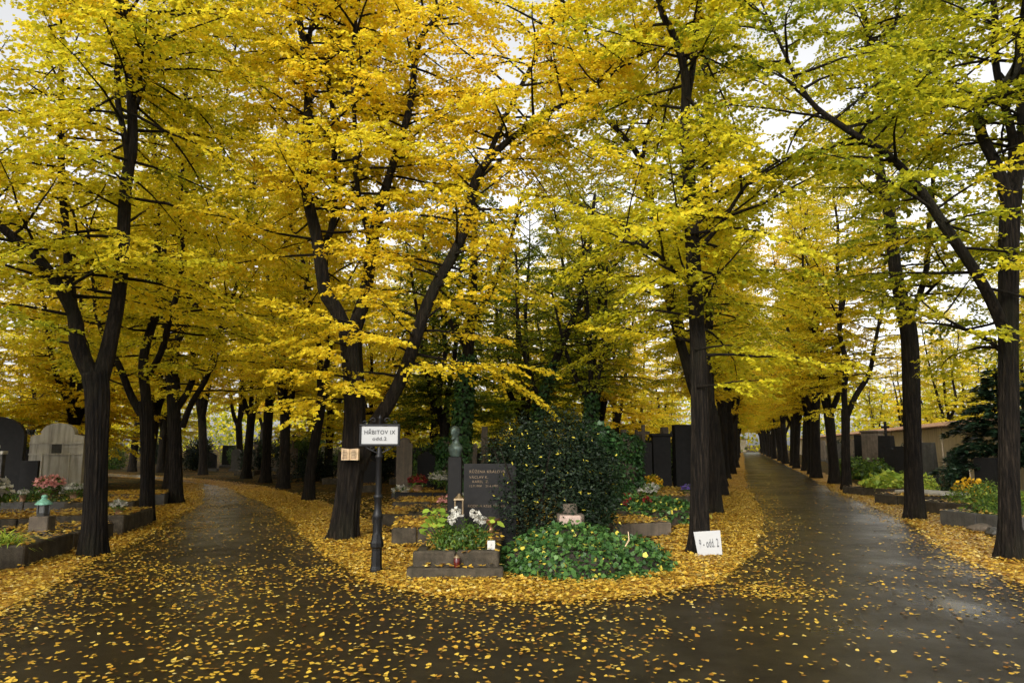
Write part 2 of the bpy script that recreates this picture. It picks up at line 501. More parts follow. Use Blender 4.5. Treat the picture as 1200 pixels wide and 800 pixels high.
# hero tree skeletons, metres: base (x, y); trunk and limbs as (x, y, z, radius) from the base
TREES = {
 'tree_a': ((-6.4, 11.41),
  [(0.0, 0, -0.0, 0.25), (-0.02, 0, 0.66, 0.22), (-0.07, 0, 1.7, 0.22), (-0.11, 0, 2.36, 0.235), (-0.18, 0, 2.81, 0.25)],
  [
   [(-0.16, 0, 2.63, 0.17), (-0.42, -0.1, 3.23, 0.16), (-0.54, -0.1, 3.71, 0.13), (-0.93, -0.5, 4.57, 0.1), (-1.34, -0.8, 5.0, 0.08), (-1.88, -1.2, 5.68, 0.05), (-2.4, -1.5, 6.85, 0.03)],
   [(-0.48, 0, 3.17, 0.14), (-0.84, 0.3, 4.06, 0.11), (-1.12, 0.5, 4.92, 0.09), (-1.56, 0.8, 6.85, 0.075), (-1.81, 1, 8.32, 0.06), (-2.01, 1.2, 9.96, 0.05), (-2.26, 1.4, 12.26, 0.035), (-2.39, 1.5, 15.01, 0.02)],
   [(-0.13, 0, 2.63, 0.19), (-0.05, 0.1, 3.24, 0.16), (0.03, 0.1, 4.37, 0.14), (0.1, 0.0, 6.06, 0.12), (0.12, 0, 6.66, 0.11), (-0.06, 0, 8.21, 0.09), (-0.18, 0, 9.18, 0.08), (-0.45, 0, 11.43, 0.06), (-0.94, 0.2, 14.37, 0.03)],
   [(0.08, 0, 6.29, 0.07), (0.03, -0.3, 7.33, 0.06), (0.04, -0.6, 8.78, 0.05), (0.17, -1, 10.28, 0.03)],
   [(0.1, 0, 6.44, 0.05), (0.03, 0.5, 8.53, 0.045), (-0.1, 0.8, 9.7, 0.04), (-0.2, 1.2, 12.64, 0.02)],
  ]),
 'tree_b': ((-7.99, 16.26),
  [(0.0, 0, -0.0, 0.22), (-0.05, 0, 0.95, 0.19), (-0.14, 0, 2.08, 0.19), (-0.22, 0, 2.65, 0.21)],
  [
   [(-0.28, 0, 2.36, 0.13), (-0.52, -0.1, 2.79, 0.11), (-0.75, -0.3, 3.42, 0.09), (-1.01, -0.6, 4.29, 0.06), (-1.14, -1, 5.72, 0.04), (-1.36, -1.2, 7.56, 0.02)],
   [(-0.19, 0, 2.46, 0.15), (-0.27, 0, 3.88, 0.13), (-0.19, 0.2, 5.52, 0.11), (-0.57, 0.4, 8.47, 0.085), (-0.86, 0.4, 11.26, 0.06), (-1.31, 0.5, 14.56, 0.03)],
   [(-0.19, 0, 3.22, 0.1), (0.27, -0.2, 4.06, 0.09), (0.56, -0.4, 5.87, 0.07), (0.54, -0.6, 8.2, 0.05), (0.66, -0.8, 10.99, 0.03)],
  ]),
 'tree_c': ((-9.66, 21.29),
  [(0.0, 0, 0.0, 0.28), (-0.06, 0, 0.97, 0.24), (-0.17, 0, 2.19, 0.23), (-0.3, 0, 3.44, 0.24)],
  [
   [(-0.28, 0, 3.14, 0.16), (-0.38, 0.1, 4.41, 0.15), (-0.1, 0.2, 5.25, 0.12), (0.5, 0.4, 7.25, 0.09), (0.48, 0.6, 9.36, 0.07), (0.4, 0.8, 11.73, 0.05), (0.61, 1, 15.7, 0.03)],
   [(0.1, -0.1, 2.19, 0.12), (0.48, -0.3, 3.04, 0.11), (0.98, -0.5, 4.01, 0.09), (1.48, -0.7, 5.6, 0.07), (1.92, -1, 7.29, 0.05), (2.23, -1.2, 10.04, 0.03)],
   [(-0.3, 0, 3.06, 0.14), (-0.51, -0.2, 4.68, 0.12), (-0.69, -0.3, 6.45, 0.1), (-0.71, -0.3, 9.87, 0.07), (-0.83, -0.2, 13.8, 0.05), (-1.12, 0, 16.83, 0.03)],
  ]),
 'tree_d': ((-3.04, 13.4),
  [(0.0, 0, -0.0, 0.36), (0.05, 0, 0.63, 0.31), (0.13, 0, 1.39, 0.29), (0.15, 0, 2.32, 0.27), (0.07, 0, 3.27, 0.26), (0.0, 0, 3.95, 0.28)],
  [
   [(-0.02, 0, 3.67, 0.19), (-0.26, 0, 4.24, 0.18), (-0.47, -0.1, 4.59, 0.17), (-0.66, -0.2, 5.49, 0.15), (-0.88, -0.2, 7.06, 0.125), (-0.96, -0.2, 9.24, 0.1), (-1.11, -0.2, 9.99, 0.08), (-1.29, -0.2, 11.45, 0.06), (-1.69, 0, 15.31, 0.03)],
   [(-0.95, -0.2, 8.92, 0.07), (-0.9, 0, 10.48, 0.06), (-0.88, 0.3, 12.99, 0.04), (-0.95, 0.5, 16.03, 0.02)],
   [(0.04, 0, 3.67, 0.2), (0.26, 0.1, 4.42, 0.17), (0.31, 0.2, 5.5, 0.14), (0.41, 0.2, 6.13, 0.13), (0.67, 0.3, 6.93, 0.11), (0.94, 0.4, 8.42, 0.095), (1.18, 0.5, 9.86, 0.08), (1.6, 0.6, 10.87, 0.06), (2.02, 0.8, 13.4, 0.04), (2.46, 1, 16.54, 0.02)],
   [(-0.59, -0.1, 5.2, 0.09), (-0.47, 0.2, 5.92, 0.085), (-0.49, 0.5, 7.45, 0.075), (-0.77, 0.7, 9.14, 0.06), (-0.77, 1, 11.14, 0.045), (-0.78, 1.2, 14.37, 0.02)],
   [(0.31, 0.2, 5.45, 0.07), (0.11, -0.3, 6.8, 0.06), (0.06, -0.6, 8.36, 0.05), (0.14, -0.8, 10.3, 0.035)],
   [(0.24, 0, 1.27, 0.2), (0.56, -0.15, 2.01, 0.18), (0.81, -0.2, 2.54, 0.165), (1.28, -0.3, 3.55, 0.15), (1.67, -0.4, 4.53, 0.135), (2.16, -0.5, 5.71, 0.12), (2.41, -0.5, 6.53, 0.11), (2.8, -0.6, 7.05, 0.09), (3.14, -0.6, 7.41, 0.075), (3.44, -0.6, 7.73, 0.06), (4.46, -0.8, 8.14, 0.035), (5.54, -1, 8.81, 0.02)],
   [(2.36, -0.5, 6.39, 0.075), (2.59, -0.3, 7.12, 0.07), (3.14, -0.1, 8.4, 0.06), (3.56, 0, 9.46, 0.05), (3.99, 0.2, 10.61, 0.04), (4.67, 0.5, 13.16, 0.02)],
  ]),
 'tree_e': ((-6.1, 22.24),
  [(0.0, 0, -0.0, 0.24), (0.02, 0, 0.93, 0.21), (0.17, 0, 2.21, 0.2), (0.29, 0, 3.25, 0.2)],
  [
   [(0.28, 0, 2.99, 0.14), (-0.01, 0.3, 4.88, 0.11), (-0.43, 0.4, 6.82, 0.09), (-1.1, 0.5, 9.11, 0.07), (-1.54, 0.6, 12.07, 0.05), (-1.89, 0.6, 16.67, 0.03)],
   [(0.3, 0, 3.12, 0.13), (0.47, -0.1, 4.83, 0.11), (0.51, 0, 7.55, 0.085), (0.48, 0.2, 11.89, 0.06), (0.36, 0.3, 16.47, 0.035)],
  ]),
 'tree_f': ((2.95, 11.75),
  [(0.0, 0, 0.0, 0.24), (0.02, 0, 0.63, 0.195), (0.08, 0, 1.97, 0.185), (0.09, 0, 3.36, 0.17), (0.06, 0, 4.79, 0.155), (0.03, 0, 6.58, 0.135)],
  [
   [(0.03, 0, 6.43, 0.12), (0.02, 0, 7.81, 0.1), (-0.21, -0.1, 8.7, 0.08), (-0.39, -0.2, 9.27, 0.07), (-0.57, -0.3, 11.14, 0.05), (-0.75, -0.4, 13.74, 0.025)],
   [(0.03, 0, 7.19, 0.08), (0.27, 0.3, 8.61, 0.07), (0.48, 0.4, 9.66, 0.06), (0.84, 0.6, 12.23, 0.04), (1.22, 0.7, 14.91, 0.02)],
   [(0.06, 0, 4.79, 0.06), (0.53, -0.3, 5.36, 0.045), (0.91, -0.5, 5.86, 0.035), (1.3, -0.8, 6.1, 0.02)],
   [(0.08, 0, 4.21, 0.05), (-0.49, -0.4, 4.55, 0.04), (-0.86, -0.6, 4.77, 0.03), (-1.24, -0.9, 4.76, 0.015)],
  ]),
 'tree_g': ((4.98, 18.21),
  [(0.0, 0, 0.0, 0.27), (-0.01, 0, 0.87, 0.23), (-0.02, 0, 2.12, 0.22), (-0.08, 0, 2.76, 0.23)],
  [
   [(-0.05, 0, 2.55, 0.16), (0.02, 0.1, 4.28, 0.14), (0.11, 0.2, 6.98, 0.12), (0.2, 0.2, 9.46, 0.1), (0.41, 0.3, 13.04, 0.075), (0.68, 0.4, 16.24, 0.04)],
   [(-0.1, 0, 2.33, 0.19), (-0.48, -0.2, 3.17, 0.17), (-0.79, -0.3, 4.1, 0.155), (-0.99, -0.3, 5.31, 0.145), (-1.13, -0.3, 6.41, 0.135), (-1.41, -0.2, 8.0, 0.12), (-1.63, -0.1, 9.06, 0.11), (-2.16, 0, 9.83, 0.09), (-2.59, 0.1, 10.5, 0.07), (-2.89, 0.2, 12.26, 0.05), (-3.09, 0.2, 15.3, 0.03)],
   [(-1.58, 0, 8.91, 0.08), (-1.17, 0.3, 10.84, 0.07), (-0.84, 0.5, 12.94, 0.05), (-0.63, 0.5, 16.05, 0.03)],
  ]),
 'tree_h': ((7.41, 11.16),
  [(0.01, 0, -0.0, 0.26), (0.07, 0, 0.68, 0.2), (0.19, 0, 1.96, 0.185), (0.31, 0, 3.28, 0.185), (0.44, 0, 4.64, 0.19), (0.57, 0, 5.69, 0.19)],
  [
   [(0.5, 0, 5.55, 0.12), (0.35, -0.05, 6.03, 0.12), (0.17, -0.1, 6.51, 0.11), (0.18, -0.1, 7.09, 0.105), (0.48, -0.15, 7.34, 0.1), (0.78, -0.2, 7.85, 0.09), (1.03, -0.2, 8.88, 0.07), (1.62, 0, 11.22, 0.04)],
   [(0.57, 0, 5.48, 0.14), (0.83, 0.1, 6.27, 0.13), (1.03, 0.2, 7.31, 0.11), (1.33, 0.3, 9.21, 0.08), (1.67, 0.3, 11.81, 0.05), (1.99, 0.3, 14.21, 0.02)],
   [(0.63, 0.05, 5.71, 0.1), (0.88, 0.3, 7.28, 0.085), (0.83, 0.4, 8.3, 0.075), (0.84, 0.4, 9.28, 0.065), (0.94, 0.5, 11.48, 0.035)],
   [(0.29, 0, 3.34, 0.13), (0.11, -0.1, 3.67, 0.12), (-0.23, -0.2, 4.33, 0.11), (-0.73, -0.3, 5.07, 0.1), (-1.15, -0.4, 5.63, 0.085), (-1.66, -0.5, 6.15, 0.075), (-2.3, -0.6, 6.5, 0.065), (-2.85, -0.7, 6.88, 0.05), (-3.3, -0.8, 7.7, 0.03), (-3.62, -0.9, 8.42, 0.015)],
   [(0.28, 0, 3.01, 0.05), (0.15, 0.4, 3.4, 0.04), (-0.07, 0.8, 3.68, 0.03), (-0.33, 1.2, 3.82, 0.015)],
  ]),
 'tree_i': ((9.21, 16.99),
  [(0.0, 0, -0.0, 0.3), (0.05, 0, 0.92, 0.26), (0.13, 0, 2.49, 0.25), (0.2, 0, 4.1, 0.25), (0.13, 0, 4.82, 0.26)],
  [
   [(0.12, 0, 4.67, 0.22), (0.01, 0, 5.96, 0.19), (-0.1, 0, 7.23, 0.17), (-0.19, 0, 8.6, 0.14), (-0.11, 0, 10.67, 0.11), (-0.18, 0.1, 12.03, 0.09), (-0.33, 0.2, 12.96, 0.08), (-0.55, 0.3, 15.95, 0.04)],
   [(0.23, 0, 4.51, 0.1), (0.96, 0.4, 6.06, 0.09), (1.43, 0.7, 7.91, 0.07), (1.66, 1, 10.58, 0.05), (2.13, 1.2, 13.62, 0.03)],
   [(-0.22, 0, 8.53, 0.08), (-0.1, -0.4, 10.11, 0.065), (0.09, -0.6, 11.77, 0.05), (0.41, -0.8, 14.12, 0.03)],
   [(0.12, 0, 4.71, 0.07), (0.32, -0.6, 5.11, 0.05), (0.82, -1, 5.71, 0.035), (1.15, -1.4, 5.8, 0.02)],
  ]),
 'tree_j': ((12.46, 27.53),
  [(0.0, 0, 0.0, 0.24), (0.06, 0, 1.38, 0.2), (0.16, 0, 2.98, 0.2)],
  [
   [(0.14, 0, 2.66, 0.15), (0.28, 0.1, 4.61, 0.14), (0.31, 0.3, 6.3, 0.1), (0.48, 0.5, 9.08, 0.08), (0.56, 0.6, 11.93, 0.05), (0.62, 0.6, 14.48, 0.03)],
   [(0.17, 0, 2.66, 0.14), (0.61, -0.1, 3.62, 0.13), (1.11, -0.2, 4.58, 0.11), (1.5, -0.3, 6.2, 0.08), (1.9, -0.4, 8.84, 0.06), (2.21, -0.4, 12.26, 0.03)],
   [(0.31, 0.3, 6.3, 0.05), (-0.38, 0, 7.93, 0.04), (-1.05, -0.2, 9.23, 0.03), (-1.76, -0.4, 9.69, 0.015)],
  ]),
}

# ------------------------------------------------------------------ the ground
def flat(name, outline, z, mat, label_kind='structure'):
    bm = bmesh.new()
    vs = [bm.verts.new((x, y, z)) for x, y in outline]
    es = [bm.edges.new((vs[i], vs[(i + 1) % len(vs)])) for i in range(len(vs))]
    bmesh.ops.triangle_fill(bm, use_beauty=True, use_dissolve=False, edges=es, normal=(0, 0, 1))
    for f in bm.faces:
        if f.normal.z < 0: f.normal_flip()
    me = bpy.data.meshes.new(name)
    bm.to_mesh(me); bm.free()
    me.materials.append(MATS[mat])
    o = link(name, me)
    o['kind'] = label_kind
    return o

flat('ground', [(-400, -200), (400, -200), (400, 900), (-400, 900)], 0.0, 'grave_ground')

# edges of the asphalt (metres)
E_right = [(5.4, -15), (5.4, 0), (5.7, 6), (6.1, 8.9), (7.05, 12), (7.8, 13.8), (9.4, 18.7), (13.4, 32), (18.5, 48), (34.5, 99), (50.3, 150)]
E_avl = [(47.2, 150), (31.3, 99), (15.2, 48), (10.4, 32.8), (6.4, 19.6), (4.9, 15), (3.45, 11.2), (2.3, 9.1), (1.0, 8.35), (-0.4, 8.3), (-1.35, 8.9), (-2.45, 10.8), (-4.25, 15), (-5.8, 18.7), (-8.9, 24.8), (-12.2, 30.3), (-16.5, 35.3), (-23, 40.3), (-34, 46)]
E_left = [(-35.5, 49), (-24.6, 43.4), (-18.6, 38.6), (-14.4, 33.2), (-11.5, 27), (-9.15, 21.3), (-7.25, 15), (-6.15, 10.8), (-5.2, 7.6), (-5.0, 4), (-5.2, -15)]
def wob(path, rng, amp=0.06):
    P = smooth_path([(x, y, 0) for x, y in path], 0.35)[:, :2]
    k = np.cumsum(rng.normal(0, 1, (len(P), 2)), axis=0)
    k -= np.linspace(0, 1, len(P))[:, None] * k[-1]
    k = np.sin(k) * amp
    k[0] = k[-1] = 0
    return P + k
rg = np.random.default_rng(5)
ER, EA, EL = wob(E_right, rg), wob(E_avl, rg), wob(E_left, rg)
flat('road', [tuple(p) for p in np.vstack([ER, EA, EL])], 0.009, 'asphalt')

def offset_strip(path, d0, d1):
    T = np.gradient(path, axis=0)
    T /= np.linalg.norm(T, axis=1)[:, None]
    Nn = np.stack([T[:, 1], -T[:, 0]], axis=1)       # away from the asphalt (outlines run counter-clockwise)
    return path + Nn * d0, path + Nn * d1
def strip(name, path, d0, d1, z, mat):
    A, B = offset_strip(path, d0, d1)
    n = len(path)
    rr = np.random.default_rng(n)
    B = B + rr.normal(0, 0.06, B.shape)
    m_ = MB()
    m_.add([(x, y, z) for x, y in A] + [(x, y, z) for x, y in B], [(i, i + n, i + n + 1, i + 1) for i in range(n - 1)])
    o = m_.build(name, mat)
    o['kind'] = 'structure'
    return o
strip('verge', ER, -0.25, 1.25, 0.0045, 'litter')
strip('verge', EA, -0.25, 1.45, 0.0050, 'litter')
strip('verge', EL, -0.25, 0.95, 0.0040, 'litter')

# ------------------------------------------------------------------ trees
class Crown:
    def __init__(self):
        self.P, self.D, self.N, self.T = [], [], [], []
        self.tw = MB()
def spray(cr, rng, start, d, length, tone, leaf_gap, r0, twig_gap, droop=0.05, tw_len=0.75):
    """a side branch with flat sprays of leaves on alternating twigs"""
    n = max(4, int(length / 0.3))
    pts = [np.array(start, float)]
    dv = np.array(d, float)
    seg = length / n
    for i in range(n):
        dv = dv + rng.normal(0, 0.09, 3)
        dv[2] -= droop
        dv /= np.linalg.norm(dv)
        pts.append(pts[-1] + dv * seg)
    P = np.array(pts)
    rad = np.linspace(r0, 0.004, len(P))
    cr.tw.tube(P, rad, 4)
    s = 0.22 * length * rng.uniform(0.7, 1.3)
    side = 1
    while s < length:
        k = s / seg
        i = min(int(k), n - 1)
        p = P[i] + (P[i + 1] - P[i]) * (k - i)
        t_ = P[i + 1] - P[i]
        t_ /= np.linalg.norm(t_)
        a = side * rng.uniform(0.5, 1.15)
        c_, s_ = math.cos(a), math.sin(a)
        td = np.array([t_[0] * c_ - t_[1] * s_, t_[0] * s_ + t_[1] * c_, t_[2] * 0.4 + rng.normal(-0.05, 0.16)])
        td /= np.linalg.norm(td)
        L = tw_len * rng.uniform(0.5, 1.15) * (1.0 - 0.5 * s / length)
        twig(cr, rng, p, td, L, tone, leaf_gap)
        side = -side
        s += twig_gap * rng.uniform(0.6, 1.4)
    twig(cr, rng, P[-2], P[-1] - P[-2], 0.5 * tw_len, tone, leaf_gap)

def twig(cr, rng, p, td, L, tone, gap):
    td = td / np.linalg.norm(td)
    n = max(3, int(L / gap))
    tt = np.linspace(0.12, 1.0, n)
    q = p + td * L * tt[:, None]
    q[:, 2] -= 0.18 * L * tt ** 2
    cr.tw.add([p + (0.004, 0, 0), p + (-0.002, 0.0035, 0), p + (-0.002, -0.0035, 0), q[-1]], [(0, 1, 3), (1, 2, 3), (2, 0, 3)])
    side = np.where(np.arange(n) % 2 == 0, 1.0, -1.0)
    a = side * rng.uniform(0.5, 1.3, n)
    c_, s_ = np.cos(a), np.sin(a)
    D = np.stack([td[0] * c_ - td[1] * s_, td[0] * s_ + td[1] * c_, np.full(n, td[2] * 0.5)], axis=1)
    D[:, 2] += rng.normal(-0.35, 0.3, n)
    N = np.zeros((n, 3)); N[:, 2] = 1
    N += rng.normal(0, 0.42, (n, 3))
    cr.P.append(q + rng.normal(0, 0.012, (n, 3))); cr.D.append(D); cr.N.append(N)
    cr.T.append(tone + rng.normal(0, 0.07, n))

def grow(rng, limbs, zmin=2.7, gap=0.30, blen=2.4, leaf_gap=0.055, twig_gap=0.16, tone=0.58, extra=(), bias=None, tmin=0.12):
    cr = Crown()
    for L in limbs:
        P = smooth_path(L, 0.2)
        seg = np.linalg.norm(np.diff(P[:, :3], axis=0), axis=1)
        cum = np.concatenate([[0], np.cumsum(seg)])
        tot = cum[-1]
        s = tot * tmin
        phi = rng.uniform(0, 6.28)
        while s < tot:
            i = min(np.searchsorted(cum, s), len(P) - 1)
            p = P[i]
            t_ = s / tot
            if p[2] > zmin:
                phi += 2.4 + rng.normal(0, 0.4)
                el = R(max(-2 + 40 * t_ + rng.normal(0, 12), -4 if p[2] < 6.5 else -30))
                d = np.array([math.cos(phi) * math.cos(el), math.sin(phi) * math.cos(el), math.sin(el)])
                ln = blen * (1.05 - 0.45 * t_) * rng.uniform(0.55, 1.2)
                if bias is not None:
                    ln *= 1.0 + 0.45 * float(np.dot(d, bias))
                spray(cr, rng, p[:3], d, max(ln, 0.6), tone + rng.normal(0, 0.085), leaf_gap, min(0.028, p[3] * 0.5 + 0.006), twig_gap, 0.05 if p[2] > 5 else 0.022)
            s += gap * rng.uniform(0.6, 1.4)
    for (st, d, ln, tn) in extra:
        spray(cr, rng, st, d, ln, tn, leaf_gap * 0.95, 0.02, twig_gap * 0.9, 0.03)
    return cr

LEAFN = [0]
def crown_mesh(cr, rng, size=0.078, shape=SH_LINDEN):
    P = np.vstack(cr.P); D = np.vstack(cr.D); N = np.vstack(cr.N); T = np.concatenate(cr.T)
    LEAFN[0] += len(P)
    return leaves_mesh('crown', P, D, N, size * rng.uniform(0.7, 1.25, len(P)), T, shape, 'leaf_linden')

LEAF_TAG = dict(
 tree_a=('linden forking low into three dark stems beside the green-roofed grave lantern', 0.5),
 tree_b=('slim forked linden between the low-forking linden and the ridged one', 0.48),
 tree_c=('thick-based ridged linden with a side stem at the inner bend of the path', 0.50),
 tree_d=('thick leaning linden with many stems and an open book plaque nailed to its trunk', 0.62),
 tree_e=('dark leaning linden directly behind the book plaque tree on the curved path', 0.56),
 tree_f=('straight slender linden with a white number board leaning on its foot', 0.46),
 tree_g=('linden with one upright and one slanting stem, just behind the number board tree', 0.44),
 tree_h=('linden with a looping limb and a long bough reaching over the avenue', 0.34),
 tree_i=('stout upright linden on the wall side of the avenue beside the rough kerb stones', 0.36),
 tree_j=('forked linden on the wall side of the avenue by the pale slab grave', 0.55),
)
EXTRA = dict(
 tree_d=[((0.1, -0.25, 2.9), (-0.55, -0.8, 0.12), 1.7, 0.62), ((0.1, -0.25, 2.75), (0.35, -0.9, 0.05), 1.6, 0.62), ((0.05, -0.25, 3.2), (-0.2, -1, 0.1), 1.5, 0.62),
         ((0.0, -0.2, 3.5), (-0.8, -0.6, 0.1), 1.9, 0.6), ((0.0, -0.2, 3.6), (0.75, -0.7, 0.1), 1.7, 0.6), ((0.0, -0.25, 2.5), (-0.9, -0.5, 0.0), 1.3, 0.6),
         ((-0.1, -0.25, 2.45), (-0.4, -0.9, 0.0), 1.1, 0.58), ((0.9, -0.3, 3.1), (0.6, -0.75, 0.05), 1.3, 0.58), ((0.05, -0.2, 3.9), (-0.5, -0.8, 0.15), 1.9, 0.6),
         ((0.1, -0.2, 4.1), (0.5, -0.8, 0.1), 1.9, 0.6)],
 tree_f=[((0, -.15, 2.6), (0.9, -0.3, 0.05), 1.2, 0.42), ((0, -.15, 3.2), (0.9, 0.3, 0.1), 1.6, 0.42)],
 tree_j=[((0, -.2, 3.0), (-0.9, -0.3, 0.0), 1.6, 0.56), ((0, -.2, 3.3), (0.8, -0.5, 0.0), 1.6, 0.56)],
)
DENS = dict(tree_a=1.0, tree_b=1.0, tree_c=1.0, tree_d=0.86, tree_e=0.95, tree_f=0.88, tree_g=0.85, tree_h=0.98, tree_i=0.9, tree_j=0.95)
hero = {}
for hi, (key, (base, trunk, limbs)) in enumerate(TREES.items()):
    rng = np.random.default_rng(100 + hi)
    lab, tone = LEAF_TAG[key]
    root = thing('linden_tree', lab, 'tree', (base[0], base[1], 0), 0.0)
    tp = [tuple(q) for q in trunk]
    tp[0] = (tp[0][0], tp[0][1], -0.12, tp[0][3])
    Pt = smooth_path(tp, 0.07)
    Pt[:, 3] *= 0.71
    mb = MB().tube(Pt[:, :3], Pt[:, 3], 84, rng, 0.07, 0.20, True, 0.009)
    tk = mb.build('trunk', 'bark', root)
    for L in limbs:
        Pl = smooth_path(L, 0.14)
        Pl[:, 3] *= 0.75
        k = np.arange(len(Pl))[:, None]
        Pl[:, :3] += np.sin(k * 0.33 + rng.uniform(0, 6, 3)) * 0.04 * np.minimum(1, k / 6)
        MB().tube(Pl[:, :3], np.maximum(Pl[:, 3], 0.012), 12, rng, 0.05).build('limb', 'bark', tk)
    g0 = DENS[key]
    cr = grow(rng, limbs + ([trunk] if key in ('tree_f',) else []), 2.9, 0.165 * g0, 2.75, 0.037, 0.072, tone, EXTRA.get(key, ()), np.array([0, 0.55, 0]))
    cr.tw.build('branchwork', 'bark', root)
    link('crown', crown_mesh(cr, rng, 0.077, SH_KITE), root).color = (0.5, 0.5, 0.5, 1)
    hero[key] = root

# --- further lindens: four grown models, copied along the avenues and into the depth
def model_tree(seed, height, stems, spread, tone, gap=0.20, blen=2.9, trunk_r=0.24, fork=3.2, zmin=2.6, leaf_gap=0.044, tw_gap=0.080, low=0):
    rng = np.random.default_rng(seed)
    lean = rng.normal(0, 0.18, 2)
    trunk = [(0, 0, -0.15, trunk_r * 1.1), (lean[0] * 0.2, lean[1] * 0.2, 1.0, trunk_r * 0.92), (lean[0] * 0.6, lean[1] * 0.6, fork * 0.7, trunk_r * 0.88), (lean[0], lean[1], fork, trunk_r * 0.92)]
    limbs = []
    ph = rng.uniform(0, 6.28)
    for k in range(stems):
        a = ph + 2 * math.pi * k / stems + rng.normal(0, 0.3)
        sp = spread * rng.uniform(0.6, 1.3) * (0.35 if k == 0 else 1)
        h = height * rng.uniform(0.8, 1.02)
        pts = []
        for q, tt in enumerate((0, 0.12, 0.3, 0.55, 0.8, 1.0)):
            rr = sp * (tt ** 0.75)
            pts.append((lean[0] + rr * math.cos(a) + rng.normal(0, 0.12) * (q > 0), lean[1] + rr * math.sin(a) + rng.normal(0, 0.12) * (q > 0), fork - 0.3 + (h - fork) * tt, trunk_r * (0.62, 0.52, 0.42, 0.3, 0.18, 0.07)[q]))
        limbs.append(pts)
    mb = MB()
    Pt = smooth_path(trunk, 0.2)
    mb.tube(Pt[:, :3], Pt[:, 3], 16, rng, 0.06, 0.25)
    for L in limbs:
        Pl = smooth_path(L, 0.35)
        mb.tube(Pl[:, :3], Pl[:, 3], 8, rng, 0.05)
    low_s = []
    for q in range(low):                       # long low boughs drooping towards eye height
        a = 2.4 * q + rng.normal(0, .3)
        low_s.append(((lean[0], lean[1], rng.uniform(fork * .7, fork * 1.5)), (math.cos(a), math.sin(a), .12), rng.uniform(2.2, 3.6), tone + rng.normal(0, .07)))
    cr = grow(rng, limbs, zmin, gap, blen, leaf_gap, tw_gap, tone, low_s)
    return mb.mesh('trunk', 'bark'), cr.tw.mesh('branchwork', 'bark'), crown_mesh(cr, rng, 0.10, SH_KITE)
MODELS = [model_tree(41, 15.0, 3, 1.9, 0.56, blen=2.3), model_tree(42, 14.0, 4, 2.1, 0.56, blen=2.2), model_tree(43, 15.5, 3, 1.6, 0.56, blen=2.3), model_tree(44, 13.5, 3, 2.0, 0.56, blen=2.3),
          model_tree(45, 14.5, 3, 2.6, 0.54, gap=0.23, low=26, fork=2.7, zmin=2.2), model_tree(46, 13.0, 4, 2.8, 0.54, gap=0.24, low=28, fork=2.5, zmin=2.1)]
AVENUE, DEEP = (0, 1, 2, 3), (4, 5, 1, 4, 5, 3)
def put_tree(x, y, k, label, group, tint=0.5, scale=1.0, rz=None, name='linden_tree', deep=False):
    rr = random.Random(int(x * 131 + y * 977))
    root = thing(name, label, 'tree', (x, y, 0), rr.uniform(0, 6.28) if rz is None else rz, group)
    root.scale = (scale, scale, scale * rr.uniform(0.93, 1.08))
    a, b, c = MODELS[(DEEP if deep else AVENUE)[k % (6 if deep else 4)]]
    link('trunk', a, root); link('branchwork', b, root)
    o = link('crown', c, root)
    o.color = (tint + rr.uniform(-0.06, 0.06), 0.5, 0.5, 1)
    return root

rr = random.Random(9)
ORD = ['first', 'second', 'third', 'fourth', 'fifth', 'sixth', 'seventh', 'eighth', 'ninth', 'tenth']
# avenue, wall side and grave side
LW = 'linden in the far rank along the avenue on its wall side'
LG = 'linden in the far rank along the avenue on its grave side'
y = 31.4
k = 0
q = 0
while y < 150:
    put_tree(7.45 + 0.313 * (y - 11.2) + rr.uniform(-.25, .25), y, k, LW if q > 9 else ORD[q] + ' linden beyond the forked one along the avenue on its wall side', 'far avenue lindens on the wall side', 0.52 + rr.uniform(-.05, .05), rr.uniform(0.9, 1.08))
    y += rr.uniform(4.6, 6.0); k += 1; q += 1
y = 24.3
q = 0
while y < 150:
    put_tree(2.95 + 0.314 * (y - 11.75) + rr.uniform(-.2, .2), y, k, LG if q > 9 else ORD[q] + ' linden beyond the slanting-stemmed one along the avenue on its grave side', 'far avenue lindens on the grave side', 0.50 + rr.uniform(-.06, .05), rr.uniform(0.9, 1.08))
    y += rr.uniform(5.4, 6.4); k += 1; q += 1
# outer side of the curved path beyond the plaque tree
for i, (x, y, s) in enumerate([(-8.85, 28.6, .9), (-10.9, 32.6, .95), (-13.3, 36.9, .95), (-17.2, 41.0, 1), (-23.5, 45.5, 1), (-30.5, 50, 1)]):
    put_tree(x, y, i + 1, ORD[i + 1] + ' linden beyond the book plaque tree on the outer edge of the curved path', 'lindens on the outer bend', 0.54, s)
for i, (x, y, s) in enumerate([(-12.6, 27.2, .95), (-16.3, 33.0, .95), (-21, 37.6, 1), (-27.5, 41.5, 1)]):
    put_tree(x, y, i, ORD[i] + ' linden beyond the thick-based ridged one on the inner edge of the curved path', 'lindens on the inner bend', 0.46, s)
